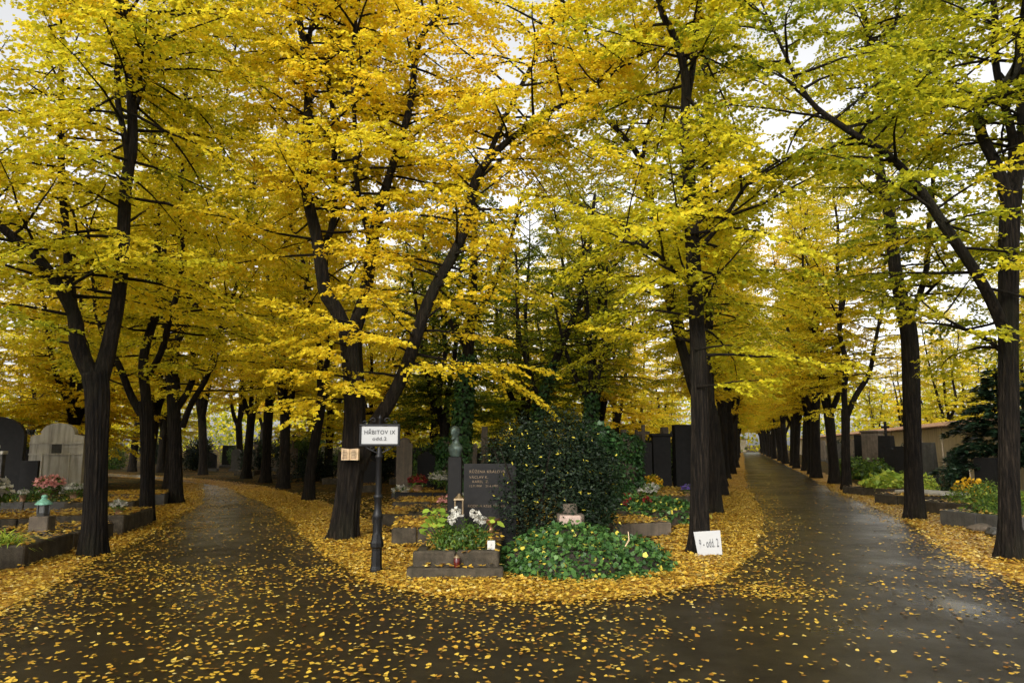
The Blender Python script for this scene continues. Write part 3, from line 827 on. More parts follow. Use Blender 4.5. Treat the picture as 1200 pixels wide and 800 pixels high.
# depth of the cemetery
BL = 'linden among the graves behind the white arched tomb'
for i, (x, y, s) in enumerate([(-15.5, 17.5, .9), (-20, 24, 1), (-17.5, 29, .9), (-25, 31, 1), (-30, 24, 1), (-34, 34, 1), (-22, 16, .9), (-40, 42, 1.1), (-29, 50, 1), (-38, 56, 1.1), (-50, 50, 1.1), (-11.6, 10.2, .9), (-13.5, 14.2, .85), (-18.0, 20.5, .9), (-16.0, 26.5, .9), (-24, 21, .95), (-21, 44, 1), (-33, 44, 1)]):
    put_tree(x, y, i + 2, BL, 'lindens behind the white tomb', 0.50 + 0.04 * math.sin(i), s, deep=True)
CL = 'yellow linden among the graves between the two paths'
for i, (x, y, s) in enumerate([(-2.6, 27.5, .85), (0.6, 29.5, .95), (3.2, 28.5, .9), (-9.5, 38, .95), (-12.5, 45, 1), (-18.5, 50, 1), (-3.5, 33, .85), (-6.2, 34, .9), (4.0, 33, .85), (0.2, 46, .95), (1.5, 38, .95), (-6, 42, 1), (6.5, 45, 1), (-1, 53, 1), (-10, 54, 1), (10, 58, 1), (3, 66, 1.1), (-16, 62, 1.1), (-7, 72, 1.1), (15, 74, 1.1), (-24, 70, 1.1), (7, 88, 1.2), (-14, 90, 1.2), (22, 100, 1.2)]):
    if i < 3:
        put_tree(x, y, i, 'green-tinged linden deep behind ' + ('the bronze bust', 'the large evergreen shrub', 'the many-stemmed ivy-clad tree')[i], 'green-tinged lindens', 0.14 + 0.04 * i, s, deep=True)
    else:
        put_tree(x, y, i, CL, 'lindens between the two paths', 0.50 + 0.06 * math.sin(i * 1.7), s, deep=True)
WL = 'tree standing beyond the plastered cemetery wall'
for i, (x, y, s) in enumerate([(25, 30, .8), (30, 40, .85), (31, 52, .9), (38, 60, .9), (40, 75, 1), (52, 90, 1), (60, 120, 1.1), (33, 22, .8), (20.5, 20, .8), (22, 27, .85), (25.5, 36, .85)]):
    put_tree(x, y, i + 1, WL, 'trees beyond the wall', 0.47 + 0.04 * math.sin(i * 2.1), s, deep=True)

for i, (x, y, s) in enumerate([(-9.2, 1.0, .95), (9.8, 2.2, .95)]):  # rows carried on beside the camera, out of view; added to darken the foreground
    put_tree(x, y, i, 'unseen linden carrying on the rows, added to shade the near end of the path junction', 'unseen shade lindens around the junction', 0.5, s)

# sparse darker trees with ivy on their stems behind the evergreen shrub
def ivy_on(path, rng, n, spread, size=0.09):
    P = smooth_path(path, 0.1)
    i = rng.integers(0, len(P), n)
    a = rng.uniform(0, 6.28, n)
    o = np.stack([np.cos(a), np.sin(a), rng.normal(0, 0.3, n)], axis=1)
    pos = P[i, :3] + o * (P[i, 3:4] + rng.uniform(0.0, spread, n)[:, None])
    D = np.stack([rng.normal(0, .4, n), rng.normal(0, .4, n), -np.ones(n)], axis=1) + o * 0.5
    return leaves_mesh('ivy', pos, D, o + rng.normal(0, .3, (n, 3)), size * rng.uniform(.6, 1.3, n), rng.normal(0.35, 0.2, n), SH_IVY, 'leaf_ivy')
IVY_T = [((-1.5, 21.0), 'ivy-wrapped trunk behind the bronze bust', [(0, 0, -.1, .26), (.05, 0, 2, .2), (.2, 0, 4.2, .17), (.35, .2, 7, .12), (.4, .3, 10.5, .05)], [[(.25, 0, 5, .1), (1.2, .3, 7, .07), (1.9, .4, 9.5, .03)], [(.2, 0, 4.4, .09), (-.8, .2, 6.2, .06), (-1.3, .3, 8.5, .03)]], 2600, .2),
         ((0.55, 24.5), 'slanting dark-stemmed tree rising behind the evergreen shrub', [(0, 0, -.1, .2), (.2, 0, 2.2, .16), (.9, 0, 4.4, .13), (1.9, .2, 7, .1), (2.4, .3, 10.5, .05)], [[(.4, 0, 3, .08), (-.3, .2, 5.5, .06), (-.4, .3, 8.5, .03)], [(1.5, 0, 6, .07), (3, .3, 7.8, .05), (3.8, .4, 9.2, .03)]], 1500, .2),
         ((2.35, 22.5), 'many-stemmed dark tree between the shrub and the ivy-clad column', [(0, 0, -.1, .18), (.05, 0, 2.0, .15), (.1, 0, 3.2, .14)], [[(.1, 0, 3, .1), (.5, .1, 4.6, .07), (.7, .2, 7.2, .04), (.8, .3, 9, .02)], [(.05, 0, 2.9, .09), (-.6, .1, 4.4, .06), (-1.1, .2, 6.6, .03)], [(.1, 0, 3.0, .09), (.1, .2, 5.2, .06), (-.1, .3, 8.6, .03)]], 1300, .22)]
for i, (bxy, lab, trunk, limbs, nivy, tint) in enumerate(IVY_T):
    rng = np.random.default_rng(300 + i)
    root = thing('ivy_clad_tree', lab, 'tree', (bxy[0], bxy[1], 0))
    Pt = smooth_path(trunk, 0.2)
    tk = MB().tube(Pt[:, :3], Pt[:, 3], 14, rng, .06, .2).build('trunk', 'bark', root)
    for L in limbs:
        Pl = smooth_path(L, .25)
        MB().tube(Pl[:, :3], Pl[:, 3], 8, rng, .05).build('limb', 'bark', tk)
    link('ivy', ivy_on([q for q in trunk if q[2] < 7], rng, nivy, .12, .1), root)
    cr = grow(rng, limbs + [trunk], 3.0, .26, 2.3, .055, .12, 0.20)
    cr.tw.build('branchwork', 'bark', root)
    link('crown', crown_mesh(cr, rng, .075), root).color = (0.5, 0.5, 0.5, 1)

# ------------------------------------------------------------------ far wood closing the horizon
rng = np.random.default_rng(77)
n = 62000
a = rng.uniform(-1.15, 1.15, n)
rad_ = rng.uniform(150, 185, n)
X = rad_ * np.sin(a); Y = rad_ * np.cos(a)
keep = Y > 0
h = rng.uniform(0.0, 1, n) ** 0.8 * (15 + 3 * np.sin(a * 23) + 2 * np.sin(a * 57 + 1))
P = np.stack([X, Y, h], axis=1)[keep]
n = len(P)
D = rand_dirs(rng, n); N = rand_dirs(rng, n) + np.array([0, -0.6, 0.6])
o = link('far_woodland', leaves_mesh('far_woodland', P, D, N, rng.uniform(0.4, 0.85, n), rng.normal(0.36, 0.14, n), SH_KITE, 'leaf_linden'))
o.color = (0.5, .5, .5, 1)
tag(o, 'mass of yellowing woodland closing the far end of the cemetery', 'woodland', kind='stuff')

# dark undergrowth deep among the graves: three grown bushes, copied
UND = []
for q in range(3):
    rng = np.random.default_rng(400 + q)
    lob_ = [((rng.normal(0, .35), rng.normal(0, .3), rng.uniform(.4, 1.1)), (rng.uniform(.5, .9), rng.uniform(.5, .8), rng.uniform(.5, .9))) for _ in range(6)]
    n = 2600
    idx = rng.integers(0, 6, n)
    C_ = np.array([l[0] for l in lob_])[idx]; R_ = np.array([l[1] for l in lob_])[idx]
    d_ = rand_dirs(rng, n)
    P_ = C_ + d_ * R_ * (rng.uniform(.1, 1, n) ** (1 / 3))[:, None]
    P_[:, 2] = np.abs(P_[:, 2]) + .03
    fol = leaves_mesh('foliage', P_, rand_dirs(rng, n) - np.array([0, 0, .3]), d_ + np.array([0, 0, .6]) + rng.normal(0, .4, (n, 3)), rng.uniform(.09, .17, n), rng.normal(.3, .22, n), SH_LANCE, ('leaf_evergreen', 'leaf_green', 'leaf_evergreen')[q])
    st = MB()
    for _ in range(6):
        a = rng.uniform(0, 6.28)
        st.tube([(.05 * math.cos(a), .05 * math.sin(a), -.05), (.3 * math.cos(a), .3 * math.sin(a), .7), (.6 * math.cos(a), .55 * math.sin(a), 1.5)], [.03, .02, .006], 5)
    UND.append((fol, st.mesh('stems', 'bark')))
rb_ = random.Random(23)
SPOT = [('among the far headstones between the paths', 'between the paths', [(x + rb_.uniform(-.8, .8), y + rb_.uniform(-1, 1)) for y, x0, x1 in ((27, -4, 6), (34, -8.5, 8), (39, -11.5, 9), (43, -15, 11), (48, -20, 12), (53, -25, 14), (62, -30, 17)) for x in np.arange(x0, x1, 2.9)]),
        ('among the far headstones behind the pale tomb', 'behind the pale tomb', [(x + rb_.uniform(-.8, .8), y + rb_.uniform(-1, 1)) for y, x0, x1 in ((27, -27, -15.5), (33, -33, -18.5), (41, -40, -26), (50, -46, -27)) for x in np.arange(x0, x1, 3.0)]),
        ('by the wall beyond the tomb pier', 'by the wall', [(15.2 + .315 * (y - 17) - rb_.uniform(.8, 1.6), y) for y in np.arange(41, 84, 5.5)])]
for where, grp, pts in SPOT:
    for (x, y) in pts:
        q = rb_.randrange(3)
        root = thing('bush', ('dark evergreen bush ', 'green leafy bush ', 'dark evergreen bush ')[q] + where, 'bush', (x, y, 0), rb_.uniform(0, 6.28), ('dark bushes ', 'green bushes ', 'dark bushes ')[q] + grp)
        k = rb_.uniform(.7, 1.25)
        root.scale = (k, k, k * rb_.uniform(.8, 1.3))
        link('foliage', UND[q][0], root); link('stems', UND[q][1], root)

# ------------------------------------------------------------------ fallen-leaf bookkeeping: flat tops that catch leaves
TOPS = []          # (centre x, y, width, depth, rz, z, leaves per square metre)

# ------------------------------------------------------------------ graves
def kerb_grave(label, loc, rz, wd, ln, h, mat='kerb_concrete', th=0.14, fill='litter', joints=1, group=None, leaves=160, name='grave_bed', seed=1):
    """stone kerbs round a filled bed; front edge at local y = 0, bed runs to +y"""
    rs = random.Random(seed)
    root = thing(name, label, 'grave', (loc[0], loc[1], 0), rz, group)
    k = joints + 1
    for i in range(k):                      # front kerb in pieces with open joints
        a = wd / k
        MB().box((-wd / 2 + a * (i + .5), th / 2 + rs.uniform(-.008, .008), h / 2 - .03 + rs.uniform(-.022, .012)), (a - .012, th, h + .06), rs.uniform(-.02, .02), bev=.018).build('kerb_stone', mat, root)
    for sx in (-1, 1):
        m2 = max(1, int(ln / 1.2))
        a = (ln - th) / m2
        for i in range(m2):
            MB().box((sx * (wd / 2 - th / 2), th + a * (i + .5) + .004, h / 2 - .03 + rs.uniform(-.022, .01)), (th, a - .012, h + .054), rs.uniform(-.012, .012), bev=.018).build('kerb_stone', mat, root)
    MB().box((0, ln / 2, (h - .05) / 2), (wd - 2 * th + .02, ln - th, h - .05)).build('bed', fill, root)
    c, s = math.cos(rz), math.sin(rz)
    TOPS.append((loc[0] - s * ln / 2, loc[1] + c * ln / 2, wd, ln, rz, h - .02, leaves))
    return root

def arch_outline(wd, h, kind):
    x = wd / 2
    if kind == 'flat': return [(-x, 0), (x, 0), (x, h), (-x, h)]
    if kind == 'arch':
        return [(-x, 0), (x, 0), (x, h - x * .7)] + [(x * math.cos(R(a)), h - x * .7 + x * .7 * math.sin(R(a))) for a in range(15, 166, 15)] + [(-x, h - x * .7)]
    if kind == 'shoulder':
        return [(-x, 0), (x, 0), (x, h - .42 * x - .1), (x * .62, h - .42 * x - .04)] + [(x * .62 * math.cos(R(a)), h - .42 * x + .42 * x * math.sin(R(a))) for a in range(10, 171, 16)] + [(-x * .62, h - .42 * x - .04), (-x, h - .42 * x - .1)]
    if kind == 'gable': return [(-x, 0), (x, 0), (x, h - .5 * x), (0, h), (-x, h - .5 * x)]
    if kind == 'taper': return [(-x, 0), (x, 0), (x * .72, h), (-x * .72, h)]
def headstone(label, loc, rz, wd, h, th, kind, mat, plinth=(0.18, 0.12), group=None, cat='headstone', extra=None, lean=0.0):
    root = thing('headstone', label, cat, (loc[0], loc[1], 0), rz, group)
    ph, pe = plinth
    MB().box((0, 0, ph / 2 - .05), (wd + 2 * pe, th + 2 * pe, ph + .1), bev=.015).build('plinth', 'granite_grey' if mat != 'granite_black' else 'granite_black', root)
    MB().prism(arch_outline(wd, h - ph, kind), -th / 2, th / 2, (0, 0, ph)).build('slab', mat, root)
    if extra == 'cap':
        MB().box((0, 0, h + .05), (wd + .14, th + .14, .1), bev=.02).build('cap', mat, root)
    if extra == 'cross':
        m_ = MB().box((0, 0, h + .35), (.11, .09, .7), bev=.01).box((0, 0, h + .42), (.42, .088, .11), bev=.01)
        m_.build('cross', mat, root)
    return root

def leaf_blob(name, parent, rng, lobes, n, size, mat, shape=SH_IVY, tone=(0.45, 0.2), shell=0.55, up=0.5, z0=0.01, loc=(0, 0, 0)):
    """leaves spread through the outer part of a few lobes (centre, radii)"""
    vol = np.array([l[1][0] * l[1][1] * l[1][2] for l in lobes]); vol = vol ** .75; vol /= vol.sum()
    idx = rng.choice(len(lobes), n, p=vol)
    C = np.array([l[0] for l in lobes])[idx]; Rr = np.array([l[1] for l in lobes])[idx]
    d = rand_dirs(rng, n)
    rad = (rng.uniform(shell ** 3, 1, n) ** (1 / 3)) * (1 + rng.normal(0, .07, n))
    P = C + d * Rr * rad[:, None]
    P[:, 2] = np.maximum(P[:, 2], z0 + rng.uniform(0, .04, n))
    Nn = unit(d / Rr) * 0.8 + np.array([0, 0, up]) + rng.normal(0, .4, (n, 3))
    D = rand_dirs(rng, n) + d * .4 - np.array([0, 0, .4])
    me = leaves_mesh(name, P, D, Nn, size * rng.uniform(.6, 1.3, n), rng.normal(tone[0], tone[1], n), shape, mat)
    return link(name, me, parent, loc)

def flower_pot(label, loc, petal, r=.16, h=.18, group=None, pot='terracotta', n=130, leaf='leaf_green', z=0.0, seed=0, cat='potted flowers', dome=.75):
    rng = np.random.default_rng(seed + int(abs(loc[0] * 97 + loc[1] * 31)))
    root = thing('potted_flowers', label, cat, (loc[0], loc[1], z), 0, group)
    MB().lathe([(r * .55, 0), (r * .75, h * .9), (r * .82, h * .9), (r * .82, h), (r * .6, h)], n=12).build('pot', pot, root)
    leaf_blob('foliage', root, rng, [((0, 0, h + r * .4), (r * 1.15, r * 1.15, r * .9))], n * 2, r * .42, leaf, SH_LANCE, (.4, .2), .5)
    leaf_blob('blossom', root, rng, [((0, 0, h + r * .55), (r * 1.2, r * 1.2, r * dome))], n * 2, r * .34, petal, SH_KITE, (.6, .25), .92, 1.2, h + r * .5)
    return root

def candle(label, loc, z, mat='red_glass', h=.16, r=.035, group=None, lid='lantern_brass'):
    root = thing('grave_candle', label, 'candle', (loc[0], loc[1], z), 0, group)
    MB().lathe([(r * .8, 0), (r, .02), (r, h * .75), (r * .85, h * .8)], n=12).build('glass', mat, root)
    MB().lathe([(r * 1.05, h * .8), (r * 1.05, h * .88), (r * .4, h), (r * .2, h * 1.06)], n=12).build('lid', lid, root)
    return root

# --- the twin-tier grave under the flowers, with its black headstone
g1 = kerb_grave('two-tier concrete kerb grave with a white flowering plant and small white card', (-0.72, 9.6), 0.0, 1.12, 2.3, .34, th=.15, joints=1, seed=3, leaves=120)
MB().box((0, -.045, .065), (1.22, .2, .17), bev=.012).build('step_stone', 'kerb_concrete', g1)
TOPS.append((-.72, 9.54, 1.2, .12, 0, .152, 260))
hs = headstone('black polished headstone with gilt family lettering behind the white flowering plant', (-0.36, 12.15), 0.0, .86, 1.38, .16, 'flat', 'granite_black', (.2, .08))
def text_mesh(s, size, depth=.004, align='CENTER', bold=0.0):
    cu = bpy.data.curves.new('lettering', 'FONT')
    cu.body = s; cu.size = size; cu.extrude = depth; cu.align_x = align; cu.offset = bold; cu.space_character = 1.12; cu.align_y = 'CENTER'
    ob = bpy.data.objects.new('tmp_text', cu)
    COL.objects.link(ob)
    dg = bpy.context.evaluated_depsgraph_get()
    me = bpy.data.meshes.new_from_object(ob.evaluated_get(dg))
    bpy.data.objects.remove(ob)
    return me
def put_text(s, size, parent, loc, mat, depth=.003, sx=1.0, name='lettering', align='CENTER', bold=0.0):
    me = text_mesh(s, size, depth, align, bold)
    me.materials.clear(); me.materials.append(MATS[mat])
    o = link(name, me, parent, loc)
    o.rotation_euler = (R(90), 0, 0)
    o.scale = (sx, 1, 1)
    o['kind'] = 'stuff'
    return o
for i, (s_, sz, zz, xx) in enumerate([('RŮŽENA KRÁLOVÁ', .062, 1.25, -.34), ('VÁCLAV K.', .058, 1.16, -.34), ('KAREL  Z.', .056, 1.09, -.29), ('12.9.1908    21.4.1980', .046, 1.02, -.34), ('RODINA KESSLEROVA', .056, .70, -.36)]):
    put_text(s_, sz, [c for c in hs.children if c.name.startswith('slab')][0], (xx, -.084, zz), 'gilt', .003, align='LEFT')
bowl = thing('copper_bowl', 'small copper bowl set before the black headstone', 'bowl', (-0.33, 11.66, .33))
MB().lathe([(.05, 0), (.06, .06), (.03, .10), (.10, .16), (.15, .20), (.14, .215), (.09, .18)], n=16).build('bowl', 'copper', bowl)
MB().lathe([(.13, .205), (.08, .24), (.02, .25)], n=12).build('soil', 'soil', bowl)

rng = np.random.default_rng(61)
pl = thing('flowering_plant', 'bushy dark green plant with white blooms and large pale leaves on the two-tier grave', 'plant', (-0.70, 10.0, .28))
leaf_blob('foliage', pl, rng, [((0, 0, .18), (.36, .30, .24)), ((.18, .05, .14), (.26, .25, .22)), ((-.1, -.1, .12), (.3, .2, .2))], 2300, .055, 'leaf_green', SH_LANCE, (.25, .2), .35)
big = [(-.28 + .2 * math.cos(k * 2.4) * (k / 22) ** .5 - .05, -.02 + .16 * math.sin(k * 2.4) * (k / 22) ** .5, .56 - .012 * k + .03 * math.sin(k * 5), k * .9) for k in range(22)] + [(.42, .25, .42, 0), (.50, .22, .34, .3), (.46, .18, .38, 1.5), (-.5, -.05, .25, .8)]
for (x, y, z, rz_) in big:
    pts = np.array([(x, y, z)])
    me = leaves_mesh('large_leaf', pts, [(math.sin(rz_ * 3) * .8, math.cos(rz_ * 3) * .7 - .2, -.25)], [(math.sin(rz_) * .3, -.4, .8)], np.array([.10 + .03 * math.sin(rz_ * 7)]), np.array([.38 + .3 * math.sin(x * 30)]), np.array([(0, 0, 0), (-.35, -.06, .05), (-.55, .35, .1), (-.38, .75, .06), (0, .98, -.1), (.38, .75, .06), (.55, .35, .1), (.35, -.06, .05)]), 'leaf_lime')
    link('large_leaf', me, pl)
    MB().tube([(x * .5, y * .5, .05), (x * .8, y * .8, z * .7), (x, y, z)], [.006, .005, .004], 5).build('stalk', 'leaf_lime', pl)
for i, (x, y, z) in enumerate([(-.04, -.14, .52), (-.10, -.18, .44), (.20, -.1, .50), (.24, -.12, .46), (.30, -.08, .42)]):
    leaf_blob('bloom', pl, rng, [((x, y, z), (.055, .05, .045))], 60, .045, 'petal_white', SH_KITE, (.7, .2), .6, .6)
cd = thing('name_card', 'small white card on a stake at the corner of the two-tier grave', 'card', (-.27, 9.72, .30))
MB().box((0, 0, .04), (.012, .012, .12)).build('stake', 'grey_metal', cd)
MB().box((0, -.008, .10), (.10, .006, .115), .06, bev=.002).build('card', 'white_plastic', cd)
put_text('2', .035, cd, (0, -.0125, .105), 'sign_text', .001)
candle('red glass grave candle standing on the step of the two-tier grave', (-.70, 9.515), .150, h=.15, r=.04)

# --- bust on its dark pillar
bust = thing('bust_monument', 'weathered bronze bust on a tall dark stone pillar', 'statue', (-1.08, 14.0, 0))
MB().box((0, 0, .1), (.5, .5, .3), bev=.02).build('base', 'granite_black', bust)
MB().box((0, 0, .85), (.27, .27, 1.22), bev=.012, taper=.94).build('pillar', 'granite_black', bust)
mb = MB()
mb.lathe([(.02, 0), (.10, .0), (.125, .05), (.155, .13), (.16, .17), (.14, .21), (.10, .245), (.078, .27), (.072, .31), (.074, .36)], n=24, sx=1.0, sy=.68)
mb.lathe([(.001, -.135), (.035, -.13), (.062, -.105), (.080, -.05), (.090, .0), (.094, .045), (.086, .085), (.062, .115), (.03, .13), (.001, .133)], (0, -.015, .455), 20, .88, 1.12)
mb.lathe([(.001, -.03), (.013, -.026), (.018, -.012), (.010, .025), (.002, .04)], (0, -.118, .445), 8)          # nose
for sx in (-1, 1): mb.lathe([(.001, -.03), (.016, -.02), (.018, .02), (.002, .035)], (sx * .08, .005, .455), 8)  # ears
mb.lathe([(.001, -.02), (.035, -.015), (.04, 0), (.001, .02)], (0, -.085, .345), 10)                              # chin
mb.lathe([(.001, -.012), (.05, -.01), (.052, .004), (.001, .012)], (0, -.085, .495), 10)                          # brow
bo = mb.build('bust', 'bronze_patina', bust, (0, 0, 1.455), R(-35))
md = bo.modifiers.new('fuse', 'REMESH'); md.mode = 'VOXEL'; md.voxel_size = .014; md.use_smooth_shade = True
ln = thing('grave_lantern', 'brass grave lantern with a window slot on a black stone block beside the black headstone', 'lantern', (-.83, 11.62, .0))
MB().box((0, 0, .28), (.24, .24, .60), bev=.01).build('block', 'granite_black', ln)
MB().box((0, 0, .595), (.16, .16, .03), bev=.005).build('foot', 'limestone', ln)
for sx in (-1, 1):
    for sy in (-1, 1):
        MB().box((sx * .06, sy * .06, .72), (.02, .02, .22)).build('corner_post', 'lantern_brass', ln)
MB().box((0, 0, .72), (.09, .09, .2)).build('glass', 'granite_black', ln)
MB().box((0, 0, .845), (.17, .17, .03), bev=.005, taper=.9).lathe([(.07, .86), (.03, .90), (.015, .93)], n=10).build('roof', 'lantern_brass', ln)

# --- ivy grave in front of the shrub
rng = np.random.default_rng(62)
iv = thing('ivy_grave', 'low grave mound fully covered with green ivy and a few fallen yellow leaves', 'grave', (1.02, 10.38, 0), R(18))
mb = MB()
lobes = [((-.25, -.25, .0), (.85, .75, .42)), ((.35, .0, .0), (.85, .9, .40)), ((.0, .55, .0), (.95, .7, .52)), ((-.55, .2, 0), (.6, .8, .40)), ((.75, .45, 0), (.6, .75, .34))]
for (c, r_) in lobes:
    mb.lathe([(r_[0] * .93 * math.cos(R(a)), r_[2] * .9 * math.sin(R(a))) for a in range(-8, 90, 14)] + [(.01, r_[2] * .9)], c, 18, 1, r_[1] / r_[0])
mb.build('mound', 'soil', iv)
leaf_blob('ivy', iv, rng, lobes, 23000, .062, 'leaf_ivy', SH_LINDEN, (.58, .22), .93, .9)
MB().tube([(.28, -.62, .33), (.33, -.68, .45), (.30, -.72, .56)], [.008, .012, .004], 5).build('dry_stalk', 'book_wood', iv)

# --- big evergreen shrub and the ivy-clad column at its side
rng = np.random.default_rng(63)
sh = thing('evergreen_shrub', 'large dark evergreen shrub dotted with caught yellow leaves', 'shrub', (0.36, 12.25, 0))
sh.scale = (1.12, 1.0, .80)
lob = [((.25, 0, 1.0), (.85, .75, .9)), ((.45, 0, 1.6), (.75, .6, .75)), ((-.05, .15, 1.75), (.5, .5, .6)), ((.2, .1, 2.15), (.45, .4, .5)), ((.75, 0, 1.0), (.55, .5, .8)), ((.75, .1, 2.2), (.32, .3, .5)), ((-.2, .2, 2.3), (.3, .3, .5)), ((-.35, .1, 1.3), (.38, .35, .6)), ((-.25, -.1, .8), (.35, .3, .5)), ((.3, .1, 2.55), (.2, .2, .4)), ((-.5, .3, 1.95), (.28, .3, .42)), ((1.0, .1, 1.6), (.35, .4, .5)), ((.55, .05, 2.5), (.18, .2, .4))]
leaf_blob('foliage', sh, rng, lob, 19000, .062, 'leaf_evergreen', SH_LANCE, (.45, .24), .2, .5, .12)
leaf_blob('outer_sprigs', sh, rng, [(c, (r_[0] * 1.22, r_[1] * 1.15, r_[2] * 1.18)) for c, r_ in lob], 4500, .06, 'leaf_evergreen', SH_LANCE, (.5, .25), .8, .3, .12)
for i in range(7):
    a = rng.uniform(0, 6.28)
    MB().tube([(.08 * math.cos(a), .08 * math.sin(a), -.05), (.25 * math.cos(a), .2 * math.sin(a), .8), (.6 * math.cos(a), .45 * math.sin(a), 2.0)], [.035, .025, .008], 6, rng).build('stem', 'bark', sh)
ic = thing('ivy_column', 'tall stone stele smothered in dark ivy beside the evergreen shrub', 'gravestone', (1.42, 12.9, 0))
MB().box((0, 0, .95), (.42, .3, 1.9), bev=.03, taper=.9).build('stele', 'sandstone', ic)
leaf_blob('ivy', ic, rng, [((0, 0, 1.55), (.40, .36, .55)), ((.08, -.05, 1.0), (.42, .38, .6)), ((-.05, 0, .6), (.36, .34, .5)), ((.15, 0, 1.7), (.3, .3, .35))], 4200, .085, 'leaf_ivy', SH_IVY, (.18, .14), .6, .5, .1)
pk = thing('stone_pedestal', 'brown pedestal with a rose granite block at its foot, between shrub and ivy mound', 'pedestal', (.92, 11.75, 0))
MB().box((0, 0, .30), (.42, .3, .62), bev=.015).build('base', 'sandstone', pk)
MB().box((0, .04, .68), (.22, .2, .16), bev=.015).build('block', 'sandstone', pk)
MB().box((-.02, -.24, .52), (.34, .16, .17), .05, bev=.02).build('rose_block', 'rose_granite', pk)

# --- graves in the wedge between the paths
kerb_grave('squat grey kerb grave full of yellow leaves behind the sign post', (-1.60, 12.55), R(6), .86, 2.0, .30, joints=1, seed=5, leaves=420)
kerb_grave('shallow kerb grave beside the trunk of the book plaque tree', (-2.55, 15.5), R(4), .75, 2.0, .24, joints=0, seed=6, leaves=340)
kerb_grave('planted kerb grave with mixed greenery behind the leaf-filled grave', (-1.65, 15.2), R(4), 1.0, 2.1, .30, joints=1, seed=7, fill='soil', leaves=110)
kerb_grave('wide flat kerb grave with a row of leaves left of the bronze bust pillar'.replace(' left of', ' beside'), (-2.0, 18.2), R(2), 1.9, 2.0, .28, joints=1, seed=8, leaves=300)
kerb_grave('broad low grave with dark kerbs in front of the ivy stele row', (-2.3, 21.4), R(0), 2.2, 2.0, .32, 'granite_black', joints=1, seed=9, leaves=240)
kerb_grave('stone slab grave strewn with leaves behind the ivy mound', (2.45, 13.9), R(16), 1.2, 1.9, .24, 'sandstone', joints=0, seed=10, leaves=420)
ib = thing('ivy_bed', 'raised grave bed overgrown with pale ivy and dead leaves', 'grave', (3.0, 16.4, 0), R(17))
for sx in (-1, 1): MB().box((sx * .95, 0, .14), (.12, 1.7, .36), bev=.012).build('kerb_stone', 'kerb_concrete', ib)
MB().box((0, -.85, .14), (1.78, .12, .36), bev=.012).build('kerb_stone', 'kerb_concrete', ib)
MB().box((0, 0, .14), (1.7, 1.5, .28)).build('bed', 'soil', ib)
rng = np.random.default_rng(64)
leaf_blob('ivy', ib, rng, [((-.4, 0, .25), (.75, .8, .34)), ((.4, 0, .25), (.7, .8, .28)), ((.5, -.7, .2), (.55, .3, .2)), ((-.4, -.75, .2), (.6, .3, .22))], 4200, .085, 'leaf_ivy', SH_IVY, (.6, .24), .8, .9, .05)
leaf_blob('red_leaves', ib, rng, [((-.3, -.55, .55), (.12, .08, .05)), ((-.75, -.5, .5), (.09, .07, .05))], 40, .07, 'petal_red', SH_KITE, (.6, .2), .3, .8)
kerb_grave('long kerb grave with yellow leaves and a violet-flowered pot on its corner', (4.2, 19.6), R(17), 2.2, 2.0, .34, joints=1, seed=12, leaves=300)
kerb_grave('dark-edged grave in front of the tall black monument', (4.9, 22.6), R(17), 2.0, 1.8, .30, 'granite_black', joints=1, seed=13, leaves=260)

flower_pot('white chrysanthemums in a pot on the dark-kerbed grave', (-2.2, 22.3), 'petal_white', .25, .25, z=.30, seed=1, pot='granite_black')
flower_pot('pair of small white blooms beside the sign post graves', (-3.3, 22.0), 'petal_white', .2, .2, z=.0, seed=2)
flower_pot('reddish potted plant on the low dark grave behind the sign post', (-2.8, 21.9), 'petal_red', .22, .2, z=.30, seed=3)
flower_pot('brown and cream dried flowers on the planted kerb grave', (-1.42, 16.2), 'petal_pink', .15, .12, z=.27, seed=4)
flower_pot('small white posy on the wide flat kerb grave', (-1.2, 19.4), 'petal_white', .09, .08, z=.26, seed=5)
flower_pot('dark red heather beside the white grave candles', (3.05, 18.7), 'petal_red', .24, .15, z=.0, seed=6)
flower_pot('cream flowers next to the dark red heather', (3.42, 18.9), 'petal_white', .15, .15, z=.0, seed=7)
flower_pot('white cyclamen pot on the long kerb grave', (3.75, 19.9), 'petal_white', .17, .12, z=.31, seed=8)
flower_pot('flat white wreath of flowers on the long kerb grave', (3.62, 19.72), 'petal_white', .2, .05, z=.31, seed=9, dome=.3)
flower_pot('violet flowers in a pot on the corner of the long kerb grave', (4.75, 20.0), 'petal_violet', .13, .13, z=.31, seed=10)
flower_pot('yellow-green low plant in front of the tall black monument', (4.35, 22.9), 'petal_yellow', .26, .1, z=.27, seed=11, leaf='leaf_lime')
for i, (x, y, hh) in enumerate([(2.72, 18.3, .34), (2.86, 18.25, .42)]):
    candle('tall white grave candle beside the small golden conifer', (x, y), 0, 'white_plastic', hh, .06, 'white candles', 'grey_metal')
rng = np.random.default_rng(65)
cf = thing('dwarf_conifer', 'small golden-green cone-shaped conifer beside the white candles', 'conifer', (2.42, 18.3, 0))
leaf_blob('foliage', cf, rng, [((0, 0, .35), (.22, .22, .35)), ((0, 0, .62), (.16, .16, .36)), ((0, 0, .85), (.09, .09, .28))], 900, .07, 'leaf_lime', SH_LANCE, (.5, .25), .6, .2)
MB().tube([(0, 0, -.05), (0, 0, .9)], [.03, .01], 6).build('stem', 'bark', cf)
rng = np.random.default_rng(66)
